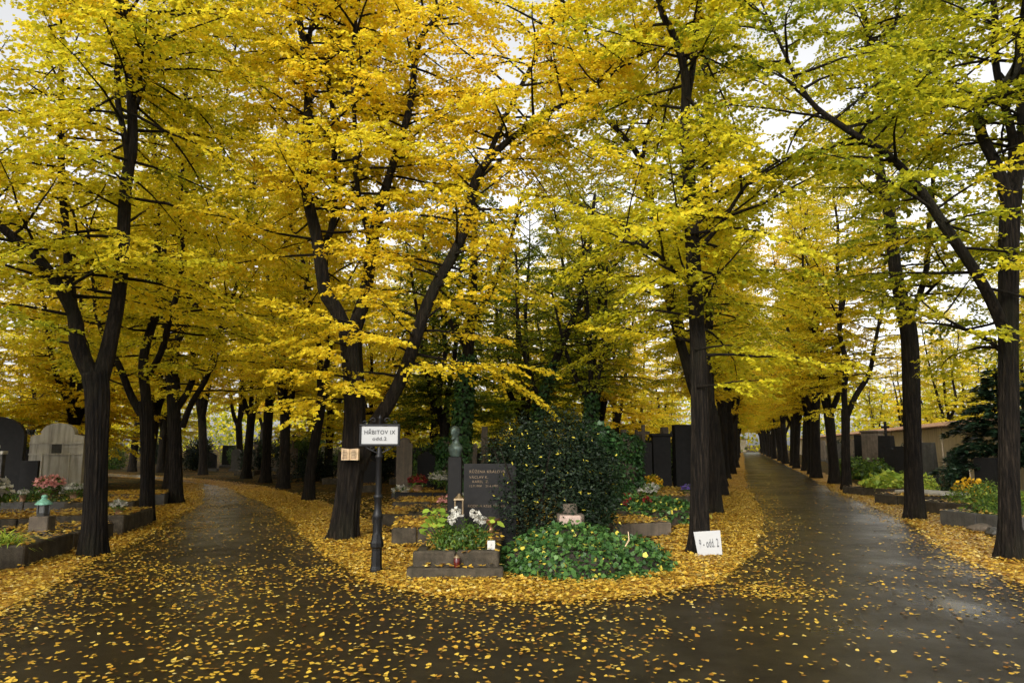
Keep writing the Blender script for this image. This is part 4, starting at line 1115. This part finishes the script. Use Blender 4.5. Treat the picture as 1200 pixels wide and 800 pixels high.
for (x, y, h_, lab) in [(3.25, 20.6, 1.95, 'tall round-topped ivy-covered pillar behind the dark red heather'), (-2.1, 24.2, 1.9, 'ivy-draped headstone behind the white chrysanthemums')]:
    o = thing('ivy_pillar', lab, 'gravestone', (x, y, 0))
    MB().box((0, 0, h_ / 2 - .05), (.4, .35, h_ - .1), bev=.03).build('pillar', 'sandstone', o)
    leaf_blob('ivy', o, rng, [((0, 0, h_ - .4), (.48, .42, .45)), ((0, 0, h_ * .5), (.44, .4, .7)), ((.05, 0, .4), (.5, .42, .45))], 3000, .09, 'leaf_ivy', SH_IVY, (.3, .18), .7, .5)

# headstones in view between the paths
for (x, y, wd, h_, th, kd, mat, ex, lab) in [
    (4.35, 24.2, .50, 1.75, .2, 'flat', 'granite_black', None, 'narrow black stele between slim stone posts'),
    (5.0, 24.6, .60, 1.95, .22, 'flat', 'granite_black', 'cap', 'black stele with a capstone next to the tall black monument'),
    (5.95, 24.9, .95, 2.35, .3, 'flat', 'granite_black', None, 'tallest plain black monument behind the dark-edged grave'),
    (-1.55, 24.6, .75, 1.7, .2, 'flat', 'sandstone', None, 'brown stone stele beside the ivy-draped headstone'),
    (-2.9, 24.9, .6, 1.45, .2, 'gable', 'granite_black', None, 'gabled black headstone behind the white blooms'),
    (-3.45, 23.6, .5, 1.9, .3, 'shoulder', 'sandstone', None, 'brown shouldered tomb behind the sign post'),
    (-0.95, 25.4, .28, 2.3, .25, 'taper', 'sandstone', None, 'slim brown obelisk beside the ivy-wrapped trunk'),
    (3.9, 25.6, .24, 2.2, .22, 'taper', 'sandstone', None, 'slim weathered post left standing beside the narrow black stele'),
    (5.5, 26.4, .3, 2.3, .25, 'taper', 'sandstone', None, 'slim stone post between two black monuments'),
    (6.9, 26.6, .3, 2.2, .25, 'taper', 'granite_grey', None, 'grey post stone next to the tallest black monument')]:
    headstone(lab, (x, y), R(random.Random(x).uniform(-4, 12)), wd, h_, th, kd, mat, extra=ex)

# --- the left-hand graves
headstone('large pale limestone tomb with a rounded arch top and rain streaks', (-13.6, 22.0), R(16), 1.42, 2.32, .4, 'shoulder', 'limestone', (.25, .1))
w_t = [o for o in bpy.data.objects if o.get('label', '').startswith('large pale limestone')][0]
MB().box((0, -.215, 1.72), (1.44, .035, .05)).build('band', 'limestone', w_t)
MB().box((0, -.215, 1.40), (1.44, .035, .05)).build('band', 'limestone', w_t)
MB().box((0, -.205, 1.56), (.26, .03, .27), bev=.008).build('emblem_frame', 'granite_grey', w_t)
for sx in (-1, 1):
    MB().box((sx * .36, -.21, .85), (.05, .04, 1.2), bev=.01).build('pilaster', 'limestone', w_t)
headstone('big black round-topped headstone beside the pale tomb', (-14.1, 19.9), R(20), 1.5, 2.45, .3, 'arch', 'granite_black', (.3, .1))
headstone('low black headstone between the round-topped one and the pale tomb', (-13.1, 20.0), R(14), .42, 1.25, .16, 'flat', 'granite_black', (.15, .05))
for i, (x, y, h_) in enumerate([(-13.35, 18.9, 1.6), (-13.0, 18.7, 1.45)]):
    o = thing('stone_post', 'slender pale stone post in front of the black round-topped headstone', 'post', (x, y, 0), 0, 'pale posts')
    MB().box((0, 0, h_ / 2), (.14, .14, h_), bev=.01).build('shaft', 'granite_grey', o)
    MB().box((0, 0, h_ + .03), (.2, .2, .08), bev=.01).build('cap', 'limestone', o)
flower_pot('large white chrysanthemum ball in front of the black round-topped headstone', (-10.55, 14.8), 'petal_white', .34, .3, z=.3, seed=21, n=260)
flower_pot('pink flowers in front of the pale tomb', (-11.6, 18.5), 'petal_pink', .26, .25, z=.32, seed=22, n=180)
flower_pot('small cream posy at the foot of the pale tomb', (-11.0, 18.6), 'petal_white', .16, .2, z=.32, seed=23)
flower_pot('small white posy near the slender pale posts', (-11.9, 18.0), 'petal_white', .1, .15, z=.32, seed=24)
kerb_grave('wide earthen grave with green plants before the pale tomb', (-11.6, 17.6), R(14), 2.6, 2.6, .34, 'granite_grey', joints=1, seed=21, fill='soil', leaves=60)
rng = np.random.default_rng(68)
gb = thing('ground_ivy_patch', 'low dark green planting around the pink flowers', 'plant', (-11.5, 18.7, .30), R(14))
leaf_blob('foliage', gb, rng, [((0, 0, .05), (1.1, .7, .2)), ((.6, .2, .08), (.5, .5, .24)), ((-.7, .1, .06), (.5, .5, .22))], 2200, .08, 'leaf_green', SH_LANCE, (.2, .2), .5, .6)
kerb_grave('long low grave with leaf-strewn kerbs behind the green-roofed lantern', (-9.2, 13.8), R(10), 2.7, 1.9, .34, joints=1, seed=22, leaves=260)
kerb_grave('block-edged grave beside the low-forking linden, carrying the stone lantern block', (-7.85, 12.0), R(8), 1.5, 1.6, .28, joints=2, seed=23, leaves=260, fill='soil')
kerb_grave('old kerb grave holding the spider-leaved plant', (-7.55, 10.25), R(8), 1.6, 1.5, .30, joints=3, seed=24, leaves=160, fill='soil')
kerb_grave('leaf-covered grave between the low-forking and the slim forked linden', (-7.95, 14.0), R(10), 1.2, 1.8, .36, joints=1, seed=25, leaves=300)
kerb_grave('mossy kerb grave behind the slim forked linden', (-9.7, 17.4), R(14), 1.5, 1.9, .36, joints=1, seed=26, leaves=300)
kerb_grave('plain long kerb with leaves lying along the graves by the slim forked linden', (-10.4, 20.2), R(18), 1.7, 1.9, .34, 'granite_grey', joints=1, seed=27, leaves=300)
flower_pot('small red and white posy on the grave between the two forked lindens', (-7.75, 14.6), 'petal_white', .12, .12, z=.33, seed=25)
lt = thing('stone_lantern', 'grave lantern with a green copper roof on a square stone block', 'lantern', (-7.72, 12.22, .26), R(8))
lt.scale = (.82, .82, .85)
MB().box((0, 0, .15), (.36, .34, .34), bev=.015).build('block', 'sandstone', lt)
MB().lathe([(.12, .32), (.13, .36), (.105, .38), (.105, .52), (.12, .54)], n=6, smooth=False).build('body', 'grey_metal', lt)
for k in range(6):
    a = R(60 * k)
    MB().box((.112 * math.cos(a), .112 * math.sin(a), .45), (.02, .02, .16), a).build('rib', 'grey_metal', lt)
MB().lathe([(.16, .535), (.15, .565), (.10, .61), (.06, .635), (.045, .65), (.06, .67), (.055, .70), (.03, .72), (.005, .725)], n=12).build('roof', 'verdigris', lt)
rng = np.random.default_rng(69)
sp = thing('spider_plant', 'spider plant with long arching striped blades in a stone planter', 'plant', (-7.25, 10.62, .29))
n = 150
a = rng.uniform(0, 6.28, n)
D = np.stack([np.cos(a) * rng.uniform(.4, 1.1, n), np.sin(a) * rng.uniform(.4, 1.1, n), rng.uniform(.2, 1.0, n)], axis=1)
P0 = np.stack([rng.normal(0, .13, n), rng.normal(0, .1, n), np.zeros(n)], axis=1)
V = []
mbp = MB()
for i in range(n):
    d = D[i] / np.linalg.norm(D[i]); L_ = rng.uniform(.3, .62); wv = np.array([-d[1], d[0], 0]) ; wv /= np.linalg.norm(wv) + 1e-6
    pts = [P0[i] + d * L_ * t_ + np.array([0, 0, -.45 * L_ * t_ * t_]) for t_ in (0, .35, .7, 1)]
    ws = (.008, .011, .009, .001)
    vs = []
    for q, wq in zip(pts, ws): vs += [q - wv * wq, q + wv * wq]
    mbp.add(vs, [(0, 1, 3, 2), (2, 3, 5, 4), (4, 5, 7, 6)])
o = mbp.build('blades', 'leaf_lime', sp)
at_ = o.data.attributes.new('tone', 'FLOAT', 'FACE'); at_.data.foreach_set('value', np.repeat(rng.uniform(.1, 1, n), 3).astype(np.float32))
MB().box((-7.02, 9.85, .16), (.34, .3, .34), R(10), bev=.015).build('loose_block', 'limestone')
tag(bpy.data.objects['loose_block'], 'loose pale stone block in front of the spider plant grave', 'stone block')

# --- the wall side graves
wl = thing('cemetery_wall', 'ochre plastered cemetery wall capped with terracotta tiles', 'wall', (15.0, 17.0, 0), math.atan2(1, .315))
LW_ = 120.0
MB().box((LW_ / 2, .16, 1.2), (LW_, .32, 2.5)).build('wall_panel', 'plaster', wl)
for i in range(30):
    MB().box((2 + i * 4.0, .165, 1.2), (.42, .42, 2.48)).build('pilaster', 'plaster', wl)
tile = MB().lathe([(.075, 0), (.085, .40)], n=8).mesh('roof_tile', 'terracotta')
mt = MB()
for i in range(int(LW_ / .17)):
    x = i * .17 + .05
    for sy in (-1, 1):
        vs = []
        for k in range(6):
            a = math.pi * k / 5
            for (yy, zz) in ((0.16, 2.66), (0.16 + sy * .34, 2.47)):
                vs.append((x + .085 * math.cos(a), yy, zz + .075 * math.sin(a)))
        mt.add(vs, [(2 * k, 2 * k + 2, 2 * k + 3, 2 * k + 1) for k in range(5)])
mt.box((LW_ / 2, .16, 2.50), (LW_, .5, .1))
o = mt.build('tile_cap', 'terracotta', wl); o['kind'] = 'stuff'
RS = [(19.3, 40.6, .5, 2.2, .35, 'flat', 'granite_black', None, 'dark slab stone near the pale-capped tomb pier by the wall'),
      (18.9, 38.4, .95, 2.3, .45, 'flat', 'sandstone', 'cap', 'tomb pier with a pale cap standing against the wall'),
      (18.3, 35.8, .85, 2.1, .35, 'taper', 'granite_black', 'cross', 'dark tapering obelisk with a cross by the wall'),
      (17.4, 33.6, .6, 1.5, .3, 'arch', 'granite_black', None, 'rounded dark headstone between obelisk and avenue linden'),
      (16.9, 31.8, .6, 1.6, .25, 'flat', 'granite_black', None, 'flat dark headstone behind the stout upright linden'),
      (14.9, 26.3, .62, 1.75, .25, 'taper', 'granite_grey', None, 'tall grey-green headstone beside the stout upright linden'),
      (14.55, 24.0, .55, 1.45, .22, 'flat', 'granite_grey', None, 'slim grey headstone by the small fir'),
      (14.2, 22.0, .62, 1.3, .25, 'flat', 'granite_black', None, 'dark shrine-like headstone under the conifer')]
for (x, y, wd, h_, th, kd, mat, ex, lab) in RS:
    headstone(lab, (x, y), R(-60), wd, h_, th, kd, mat, extra=ex)
kerb_grave('pale slab grave with weathered white top by the forked avenue linden', (10.7, 20.6), R(-72), 1.6, 2.2, .30, joints=1, seed=31, leaves=140)
MB().box((11.9, 21.0, .34), (1.0, 1.6, .07), R(18), bev=.01).build('grave_slab', 'limestone')
tag(bpy.data.objects['grave_slab'], 'flat white-grey grave slab on the kerbed grave by the forked avenue linden', 'slab')
kerb_grave('kerbed grave with hosta-like yellow plants by the forked avenue linden', (11.6, 24.4), R(-72), 1.9, 2.4, .28, joints=1, seed=32, fill='soil', leaves=140)
kerb_grave('dark stone-edged grave covered with green planting between the two near avenue lindens', (9.3, 14.9), R(-72), 1.7, 2.3, .32, 'granite_grey', joints=1, seed=33, fill='soil', leaves=80)
kerb_grave('grave with dark rough kerb behind the stout upright linden', (10.4, 17.8), R(-72), 1.7, 2.2, .30, 'kerb_concrete', joints=1, seed=34, fill='soil', leaves=110)
rng = np.random.default_rng(71)
def bed(label, loc, rz, lobes, n, size, mat, tone, shape=SH_LANCE, name='bed_planting', cat='plant'):
    o = thing(name, label, cat, loc, rz)
    leaf_blob('foliage', o, rng, lobes, n, size, mat, shape, tone, .4, .6)
    for i in range(5):
        c, r_ = lobes[i % len(lobes)]
        MB().tube([(c[0] + .1 * (i - 2), c[1], -.03), (c[0] + .14 * (i - 2), c[1], c[2] + r_[2] * .6)], [.008, .004], 4).build('stem', 'leaf_green', o)
    return o
bed('mixed green planting on the dark stone-edged grave', (10.4, 15.4, .26), R(18), [((0, 0, .12), (.8, .65, .26)), ((.5, .3, .18), (.5, .5, .28)), ((-.4, .2, .1), (.5, .5, .22))], 2400, .09, 'leaf_green', (.45, .25))
bed('green planting on the grave behind the stout upright linden', (11.6, 18.4, .25), R(18), [((0, 0, .15), (.8, .7, .3)), ((.6, .2, .2), (.4, .4, .35))], 2000, .09, 'leaf_green', (.55, .25))
bed('bright yellow-green hosta clump by the forked avenue linden', (12.7, 24.9, .22), R(18), [((0, 0, .15), (.9, .7, .3)), ((.9, .6, .18), (.7, .6, .35)), ((-.6, -.5, .15), (.6, .5, .28))], 1700, .16, 'leaf_lime', (.6, .25), SH_IVY)
bed('pale lime clump growing on the green planted grave', (10.9, 15.9, .45), 0, [((0, 0, .1), (.22, .2, .14))], 160, .11, 'leaf_lime', (.7, .2), SH_IVY)
bed('golden shrub beside the foot of the stout upright linden', (12.6, 22.6, 0), 0, [((0, 0, .35), (.42, .4, .45))], 1300, .09, 'leaf_lime', (.75, .25))
flower_pot('ball of yellow chrysanthemums in front of the wall headstones', (13.0, 20.9), 'petal_yellow', .34, .2, z=.0, seed=33, n=260, leaf='leaf_evergreen', dome=.9)
sf = bed('small dark fir in front of the slim grey headstone', (13.9, 23.2, 0), 0, [((0, 0, .45), (.5, .45, .45)), ((0, 0, .85), (.33, .33, .4)), ((0, 0, 1.2), (.16, .16, .35))], 2200, .09, 'needle', (.5, .25), SH_LANCE, 'small_fir', 'conifer')
bed('leafy bush at the foot of the wall tombs', (16.8, 36.2, 0), 0, [((0, 0, .5), (1.0, .8, .6)), ((.6, -1.5, .5), (.8, .8, .55)), ((-.4, -3, .4), (.8, .8, .5))], 2400, .13, 'leaf_green', (.4, .25), SH_IVY, 'bush', 'bush')
for i, (x, y, sx_) in enumerate([(9.15, 14.55, .36), (8.95, 13.8, .38), (9.5, 13.4, .45)]):
    rb = random.Random(i)
    bm = bmesh.new()
    bmesh.ops.create_icosphere(bm, subdivisions=2, radius=.5)
    for v_ in bm.verts:
        v_.co = Vector((v_.co.x * sx_ * 1.3, v_.co.y * sx_, v_.co.z * sx_ * .55)) * rb.uniform(.85, 1.12)
    me = bpy.data.meshes.new('rock'); bm.to_mesh(me); bm.free()
    me.materials.append(MATS['sandstone' if i == 0 else 'granite_grey'])
    tag(link('rock', me, None, (x, y, sx_ * .2), i), ['brownish rough stone lying before the green planted grave', 'grey rough stone by the trunk with the looping limb', 'flat grey stone beside the brownish rough stone'][i], 'rock')

# layered conifer by the wall
rng = np.random.default_rng(72)
cn = thing('conifer_tree', 'dark layered conifer in front of the ochre wall', 'tree', (15.2, 22.6, 0))
cn.scale = (1.05, 1.05, .8)
MB().tube([(0, 0, -.1), (.05, 0, 1.5), (0, 0, 3.2), (-.1, 0, 5.2)], [.14, .11, .07, .02], 10, rng, .05, .2).build('trunk', 'bark', cn)
Pn, Dn, Nn_ = [], [], []
bt = MB()
for k in range(64):
    z_ = 1.25 + 3.9 * (k / 64.0)
    a = k * 2.4
    L_ = (1.75 * (1 - k / 64.0) + .3) * rng.uniform(.75, 1.15)
    d = np.array([math.cos(a), math.sin(a), rng.uniform(.0, .3)])
    pts = [np.array([0, 0, z_]) + d * L_ * t_ + np.array([0, 0, -.35 * L_ * t_ * t_]) for t_ in np.linspace(0, 1, 6)]
    bt.tube(pts, np.linspace(.025, .005, 6), 4)
    m_ = int(190 * L_)
    tt = rng.uniform(.2, 1, m_)
    q = np.array([0, 0, z_]) + d * (L_ * tt)[:, None]
    q[:, 2] -= .35 * L_ * tt ** 2
    side = np.array([-d[1], d[0], 0])
    off = rng.uniform(-1, 1, m_)
    q += side * (off * .33 * L_ * (1.1 - tt))[:, None]
    q[:, 2] += rng.normal(0, .05, m_)
    Pn.append(q); Dn.append(d * .8 + side * np.sign(off)[:, None] * .7 + rng.normal(0, .25, (m_, 3)) - np.array([0, 0, .15])); Nn_.append(np.array([0, 0, 1.]) + rng.normal(0, .35, (m_, 3)))
bt.build('branchwork', 'bark', cn)
Pn = np.vstack(Pn)
link('crown', leaves_mesh('crown', Pn, np.vstack(Dn), np.vstack(Nn_), rng.uniform(.12, .24, len(Pn)), rng.normal(.45, .22, len(Pn)), SH_LANCE, 'needle'), cn)

# --- ranks of headstones deeper in the cemetery (models shared, each stone its own object)
VAR = []
for (wd, h_, th, kd, mat, ex) in [(.7, 1.25, .16, 'flat', 'granite_black', None), (.6, 1.45, .2, 'arch', 'granite_grey', None), (.5, 1.6, .22, 'taper', 'sandstone', None), (.75, 1.1, .18, 'gable', 'granite_black', None), (.45, 1.3, .2, 'flat', 'sandstone', 'cross'), (.65, 1.7, .22, 'shoulder', 'limestone', None)]:
    ph = .16
    a = MB().box((0, 0, ph / 2 - .05), (wd + .2, th + .2, ph + .1), bev=.015).mesh('plinth', 'granite_grey')
    b = MB().prism(arch_outline(wd, h_ - ph, kd), -th / 2, th / 2, (0, 0, ph)).mesh('slab', mat)
    c = MB().box((0, 0, h_ + .3), (.1, .08, .6), bev=.01).box((0, 0, h_ + .36), (.38, .078, .1), bev=.01).mesh('cross', mat) if ex else None
    VAR.append((a, b, c))
VN = ['low black slab headstone', 'rounded grey headstone', 'tapered brown headstone', 'gabled black headstone', 'brown headstone topped by a cross', 'pale shouldered headstone']
FB = (MB().box((0, -1.9, .1), (1.06, .13, .3), bev=.012).box((-.465, -1.0, .1), (.13, 1.66, .29), bev=.012).box((.465, -1.0, .1), (.13, 1.66, .29), bev=.012).mesh('kerb', 'kerb_concrete'), MB().box((0, -1.0, .08), (.82, 1.7, .2)).mesh('bed', 'litter'), MB().box((0, -1.0, .08), (.82, 1.7, .2)).mesh('bed', 'soil'))
def far_bed(x, y, rz, where, grp, leafy_bed):
    o = thing('grave_bed', ('leaf-covered kerbed grave ' if leafy_bed else 'bare earth kerbed grave ') + where, 'grave', (x, y, 0), rz, ('leafy graves ' if leafy_bed else 'earth graves ') + grp)
    link('kerb', FB[0], o); link('bed', FB[1 if leafy_bed else 2], o)
    TOPS.append((x + math.sin(rz) * 1.0, y - math.cos(rz) * 1.0, 1.0, 1.9, rz, .2, 70 if leafy_bed else 30))
def far_stone(x, y, k, rz, where, grp, s=1.0):
    root = thing('headstone', VN[k] + ' ' + where, 'headstone', (x, y, 0), rz, VN[k] + 's ' + grp)
    root.scale = (s, s, s)
    a, b, c = VAR[k]
    link('plinth', a, root); link('slab', b, root)
    if c: link('cross', c, root)
rh = random.Random(17)
ROWS = [('deep among the lindens between the paths', 'between the paths', [(x + rh.uniform(-.4, .4), yy + rh.uniform(-.4, .4)) for yy, x0, x1 in ((28, -5.5, 6.5), (33, -8, 8), (37.5, -11, 9.2), (42, -14.5, 10), (47, -19, 11.5), (53, -24, 14)) for x in np.arange(x0, x1, 1.75)], R(5)),
        ('in the ranks behind the pale limestone tomb', 'behind the pale tomb', [(x + rh.uniform(-.5, .5), yy + rh.uniform(-.4, .4)) for yy, x0, x1 in ((25.5, -26, -13.5), (30, -30, -15.5), (36, -36, -20.5)) for x in np.arange(x0, x1, 1.9)], R(14)),
        ('along the foot of the ochre wall', 'along the wall', [(15.2 + .315 * (yy - 17) - rh.uniform(1.0, 2.2), yy) for yy in np.arange(42, 90, 2.4)], R(-66))]
for where, grp, pts, rz0 in ROWS:
    for (x, y) in pts:
        if rh.random() < .14: continue
        if y < 44: far_bed(x, y, rz0, where, grp, rh.random() < .6)
        far_stone(x, y, rh.choice([0, 0, 1, 2, 3, 3, 4, 5] if grp != 'behind the pale tomb' else [0, 0, 1, 2, 3, 3, 4]), rz0 + rh.uniform(-.1, .1), where, grp, rh.uniform(.85, 1.3))

# --- sign post
sg = thing('sign_post', 'black cast-iron post carrying a framed white cemetery section sign', 'sign', (-1.80, 9.95, 0), R(4))
MB().lathe([(.085, -.05), (.085, .06), (.078, .08), (.072, .10), (.068, .30), (.072, .33), (.088, .35), (.090, .40), (.078, .43), (.07, .47), (.062, .52)], n=8, smooth=False).build('base', 'iron_black', sg)
MB().lathe([(.062, .51), (.058, .54), (.058, .70), (.068, .72), (.070, .76), (.058, .79), (.05, .82), (.05, .97), (.062, .985), (.062, 1.015), (.048, 1.03)], n=16).build('collar_section', 'iron_black', sg)
for k in range(8):
    a = R(45 * k + 22.5)
    MB().box((.056 * math.cos(a), .056 * math.sin(a), .62), (.012, .012, .16), a).build('flute', 'iron_black', sg)
MB().lathe([(.042, 1.02), (.038, 1.50), (.05, 1.515), (.052, 1.545), (.036, 1.56), (.030, 1.66)], n=14).build('shaft', 'iron_black', sg)
fr = MB()
for (c, s_) in [((0, 0, 1.955), (.55, .05, .03)), ((0, 0, 1.685), (.55, .05, .03)), ((-.26, 0, 1.82), (.03, .05, .24)), ((.26, 0, 1.82), (.03, .05, .24))]:
    fr.box(c, s_, bev=.006)
fro = fr.build('frame', 'iron_black', sg)
pn = MB().box((0, 0, 1.82), (.488, .02, .238)).build('panel', 'sign_white', sg)
put_text('HŘBITOV IX', .076, pn, (0, -.0125, 1.855), 'sign_text', .0025, .92, bold=.0008)
put_text('odd.2', .068, pn, (0, -.0125, 1.768), 'sign_text', .0025, 1.12, bold=.0008)
def scroll(mb, cx, cz, r, turn, sgn):
    pts = []
    for k in range(15):
        a = turn + sgn * k * .42
        q = r * (1 - k / 17.0)
        pts.append((cx + q * math.cos(a), 0, cz + q * math.sin(a)))
    mb.tube(pts, [.008] * 15, 5)
for sx in (-1, 1):
    for (cx, cz, r_, up_) in ((.09, 2.015, .045, -1), (.20, 1.99, .028, -1), (.10, 1.645, .035, 1)):
        orn = MB()
        scroll(orn, sx * cx, cz, r_, R(90 + up_ * sx * 90), sx)
        orn.build('scroll', 'iron_black', sg)
MB().lathe([(.012, 1.965), (.018, 2.03), (.03, 2.05), (.012, 2.08), (.002, 2.10)], n=8).build('finial', 'iron_black', sg)
for sx in (-1, 1):
    MB().tube([(sx * .03, 0, 1.58), (sx * .12, 0, 1.62), (sx * .2, 0, 1.675)], [.010, .009, .009], 6).build('bracket', 'iron_black', sg)

# --- number board leaning against the slender linden
bd = thing('number_board', 'white board lettered 9 - odd. 2 leaning against the slender linden', 'sign')
xa = Vector((.345, -.06, .03)).normalized()
ua = Vector((-.10, .13, .36)).normalized()
na = xa.cross(ua).normalized()
ua = na.cross(xa).normalized()
bd.matrix_world = Matrix(((xa.x, -na.x, ua.x, 3.02), (xa.y, -na.y, ua.y, 11.36), (xa.z, -na.z, ua.z, .03), (0, 0, 0, 1)))
pb = MB().prism([(-.19, 0), (.17, 0), (.19, .36), (-.21, .36)], -.008, .008).build('panel', 'board_white', bd)
put_text('9 - odd. 2', .18, bd, (-.005, -.0115, .17), 'sign_text', .0025, .36, bold=.0018).parent = pb

# --- open book plaque on the thick linden
bk = thing('book_plaque', 'small wooden open book plaque fixed to the thick leaning linden', 'plaque', (-2.87, 13.02, 1.42), R(-8))
for sx in (-1, 1):
    pts = []
    top = []
    for k in range(9):
        u = k / 8.0
        top.append((sx * (.005 + .15 * u), -.01 - .030 * math.sin(math.pi * min(1, u * 1.15)) - .015))
    vs, fs = [], []
    for (x, yv) in top:
        vs += [(x, yv, 0.0 - .02 * abs(x)), (x, yv, .19 + .12 * abs(x) * (1 if sx < 0 else .6)), (x, .05, .19), (x, .05, 0)]
    for k in range(8):
        a = 4 * k
        q = [(a, a + 4, a + 5, a + 1), (a + 1, a + 5, a + 6, a + 2), (a + 3, a + 7, a + 4, a), (a + 2, a + 6, a + 7, a + 3)]
        fs += q if sx > 0 else [f[::-1] for f in q]
    fs += [(32, 33, 34, 35), (0, 1, 2, 3)]
    pg = MB().add(vs, fs).build('page', 'book_wood', bk)
    ink = MB()
    for r_ in range(6):
        ink.box((sx * .08, -.0585, .035 + r_ * .026), (.10 - .015 * (r_ % 3), .006, .010))
    ink.build('carved_lines', 'book_ink', pg)
bpy.context.view_layer.update()

# --- something pale closing the far end of the avenue
ge = thing('gatehouse', 'pale low building closing the far end of the avenue', 'building', (49.6, 158, 0), R(-16))
MB().box((-1.2, 0, 1.3), (4, 3, 2.6)).build('wall', 'plaster', ge)
MB().prism([(-3.5, 2.6), (1.1, 2.6), (-1.2, 3.8)], -1.7, 1.7).build('roof', 'terracotta', ge)
MB().box((-.9, -1.55, 1.0), (1.0, .12, 2.0)).build('door', 'sign_white', ge)

# ------------------------------------------------------------------ fallen leaves
rng = np.random.default_rng(88)
def scatter(name, P, label, sz=(.05, .085), tilt=.22, mean=.5, shape=SH_LINDEN):
    n = len(P)
    a = rng.uniform(0, 6.28, n)
    D = np.stack([np.cos(a), np.sin(a), rng.normal(0, .10, n)], axis=1)
    N = np.stack([rng.normal(0, tilt, n), rng.normal(0, tilt, n), np.ones(n)], axis=1)
    o = link(name, leaves_mesh(name, P, D, N, rng.uniform(sz[0], sz[1], n), rng.normal(mean, .22, n), shape, 'leaf_fallen'))
    return tag(o, label, 'leaves', kind='stuff')
def along(path, n, lo, hi, ymax, zmax, power=1.0):
    """points beside an asphalt edge, offsets lo..hi metres away from the road, denser near the camera"""
    seg = np.linalg.norm(np.diff(path, axis=0), axis=1)
    mid = (path[1:] + path[:-1]) / 2
    wgt = seg * ((mid[:, 1] > 2) & (mid[:, 1] < ymax))
    wgt /= wgt.sum()
    i = rng.choice(len(seg), n, p=wgt)
    T = (path[1:] - path[:-1])[i]
    T = T / np.linalg.norm(T, axis=1)[:, None]
    Nn = np.stack([T[:, 1], -T[:, 0]], axis=1)
    u = lo + (hi - lo) * rng.uniform(0, 1, n) ** power
    xy = path[:-1][i] + (path[1:] - path[:-1])[i] * rng.uniform(0, 1, n)[:, None] + Nn * u[:, None]
    return np.column_stack([xy, rng.uniform(.016, zmax, n)])
scatter('leaf_drift', np.vstack([along(EA, 50000, -.12, 1.5, 26, .055), along(EA, 14000, -.1, 1.5, 48, .05), along(ER, 15000, -.15, 1.3, 34, .05), along(EL, 14000, -.2, .9, 32, .05)]),
        'thick drift of golden linden leaves along the path edges', (.038, .066), .25, .56, SH_KITE)
# thinning fringe and single leaves out on the wet asphalt
def on_road(n, x0, x1, y0, y1):
    return np.column_stack([rng.uniform(x0, x1, n), rng.uniform(y0, y1, n), rng.uniform(.016, .028, n)])
def inside(P, poly):
    x, y = P[:, 0], P[:, 1]
    r_ = np.zeros(len(P), bool)
    q = np.asarray(poly)
    j = len(q) - 1
    for i in range(len(q)):
        c = ((q[i, 1] > y) != (q[j, 1] > y)) & (x < (q[j, 0] - q[i, 0]) * (y - q[i, 1]) / (q[j, 1] - q[i, 1] + 1e-12) + q[i, 0])
        r_ ^= c
        j = i
    return r_
POLY = np.vstack([ER, EA, EL])[::3]
cand = np.vstack([on_road(5000, -7, 7, 3.2, 10.5), on_road(4600, -6.5, 1.5, 4.5, 10.5), on_road(9500, -13, -2, 9, 30), on_road(6500, 2, 18, 9, 45)])
cand = cand[inside(cand, POLY)]
clump = np.sin(cand[:, 0] * 1.7 + np.sin(cand[:, 1] * 1.3) * 2) * np.sin(cand[:, 1] * 2.1 + cand[:, 0] * .6)
cand = cand[rng.uniform(-1.0, 1.2, len(cand)) < clump + .75]
scatter('scattered_leaves', np.vstack([cand, np.column_stack([rng.normal(3.1, .33, 420), rng.normal(8.75, .3, 420), rng.uniform(.014, .02, 420)]), along(EA, 4500, -.9, 0, 30, .026, .5), along(EL, 3500, -1.3, 0, 30, .026, .6), along(ER, 2200, -.8, 0, 30, .026, .5)]),
        'single yellow leaves scattered over the wet asphalt', (.027, .052), .16, .46)
# leaves between and on the graves
gx = np.vstack([np.column_stack([rng.uniform(-5, 5.5, 9000), rng.uniform(9.6, 24, 9000), rng.uniform(.01, .03, 9000)]),
                np.column_stack([rng.uniform(-16, -5.5, 6500), rng.uniform(8, 26, 6500), rng.uniform(.01, .03, 6500)]),
                np.column_stack([rng.uniform(6.5, 18, 6000), rng.uniform(8, 30, 6000), rng.uniform(.01, .03, 6000)])])
gx = gx[~inside(gx, POLY)]
tops = []
for (cx, cy, wd, ln_, rz, z, dens) in TOPS:
    n = int(wd * ln_ * dens * .62)
    a, b = rng.uniform(-wd / 2, wd / 2, n), rng.uniform(-ln_ / 2, ln_ / 2, n)
    c, s = math.cos(rz), math.sin(rz)
    tops.append(np.column_stack([cx + a * c - b * s, cy + a * s + b * c, z + rng.uniform(.015, .05, n)]))
scatter('grave_leaves', np.vstack([gx] + tops), 'yellow leaves lying between and on top of the graves', (.05, .085), .25, .5)
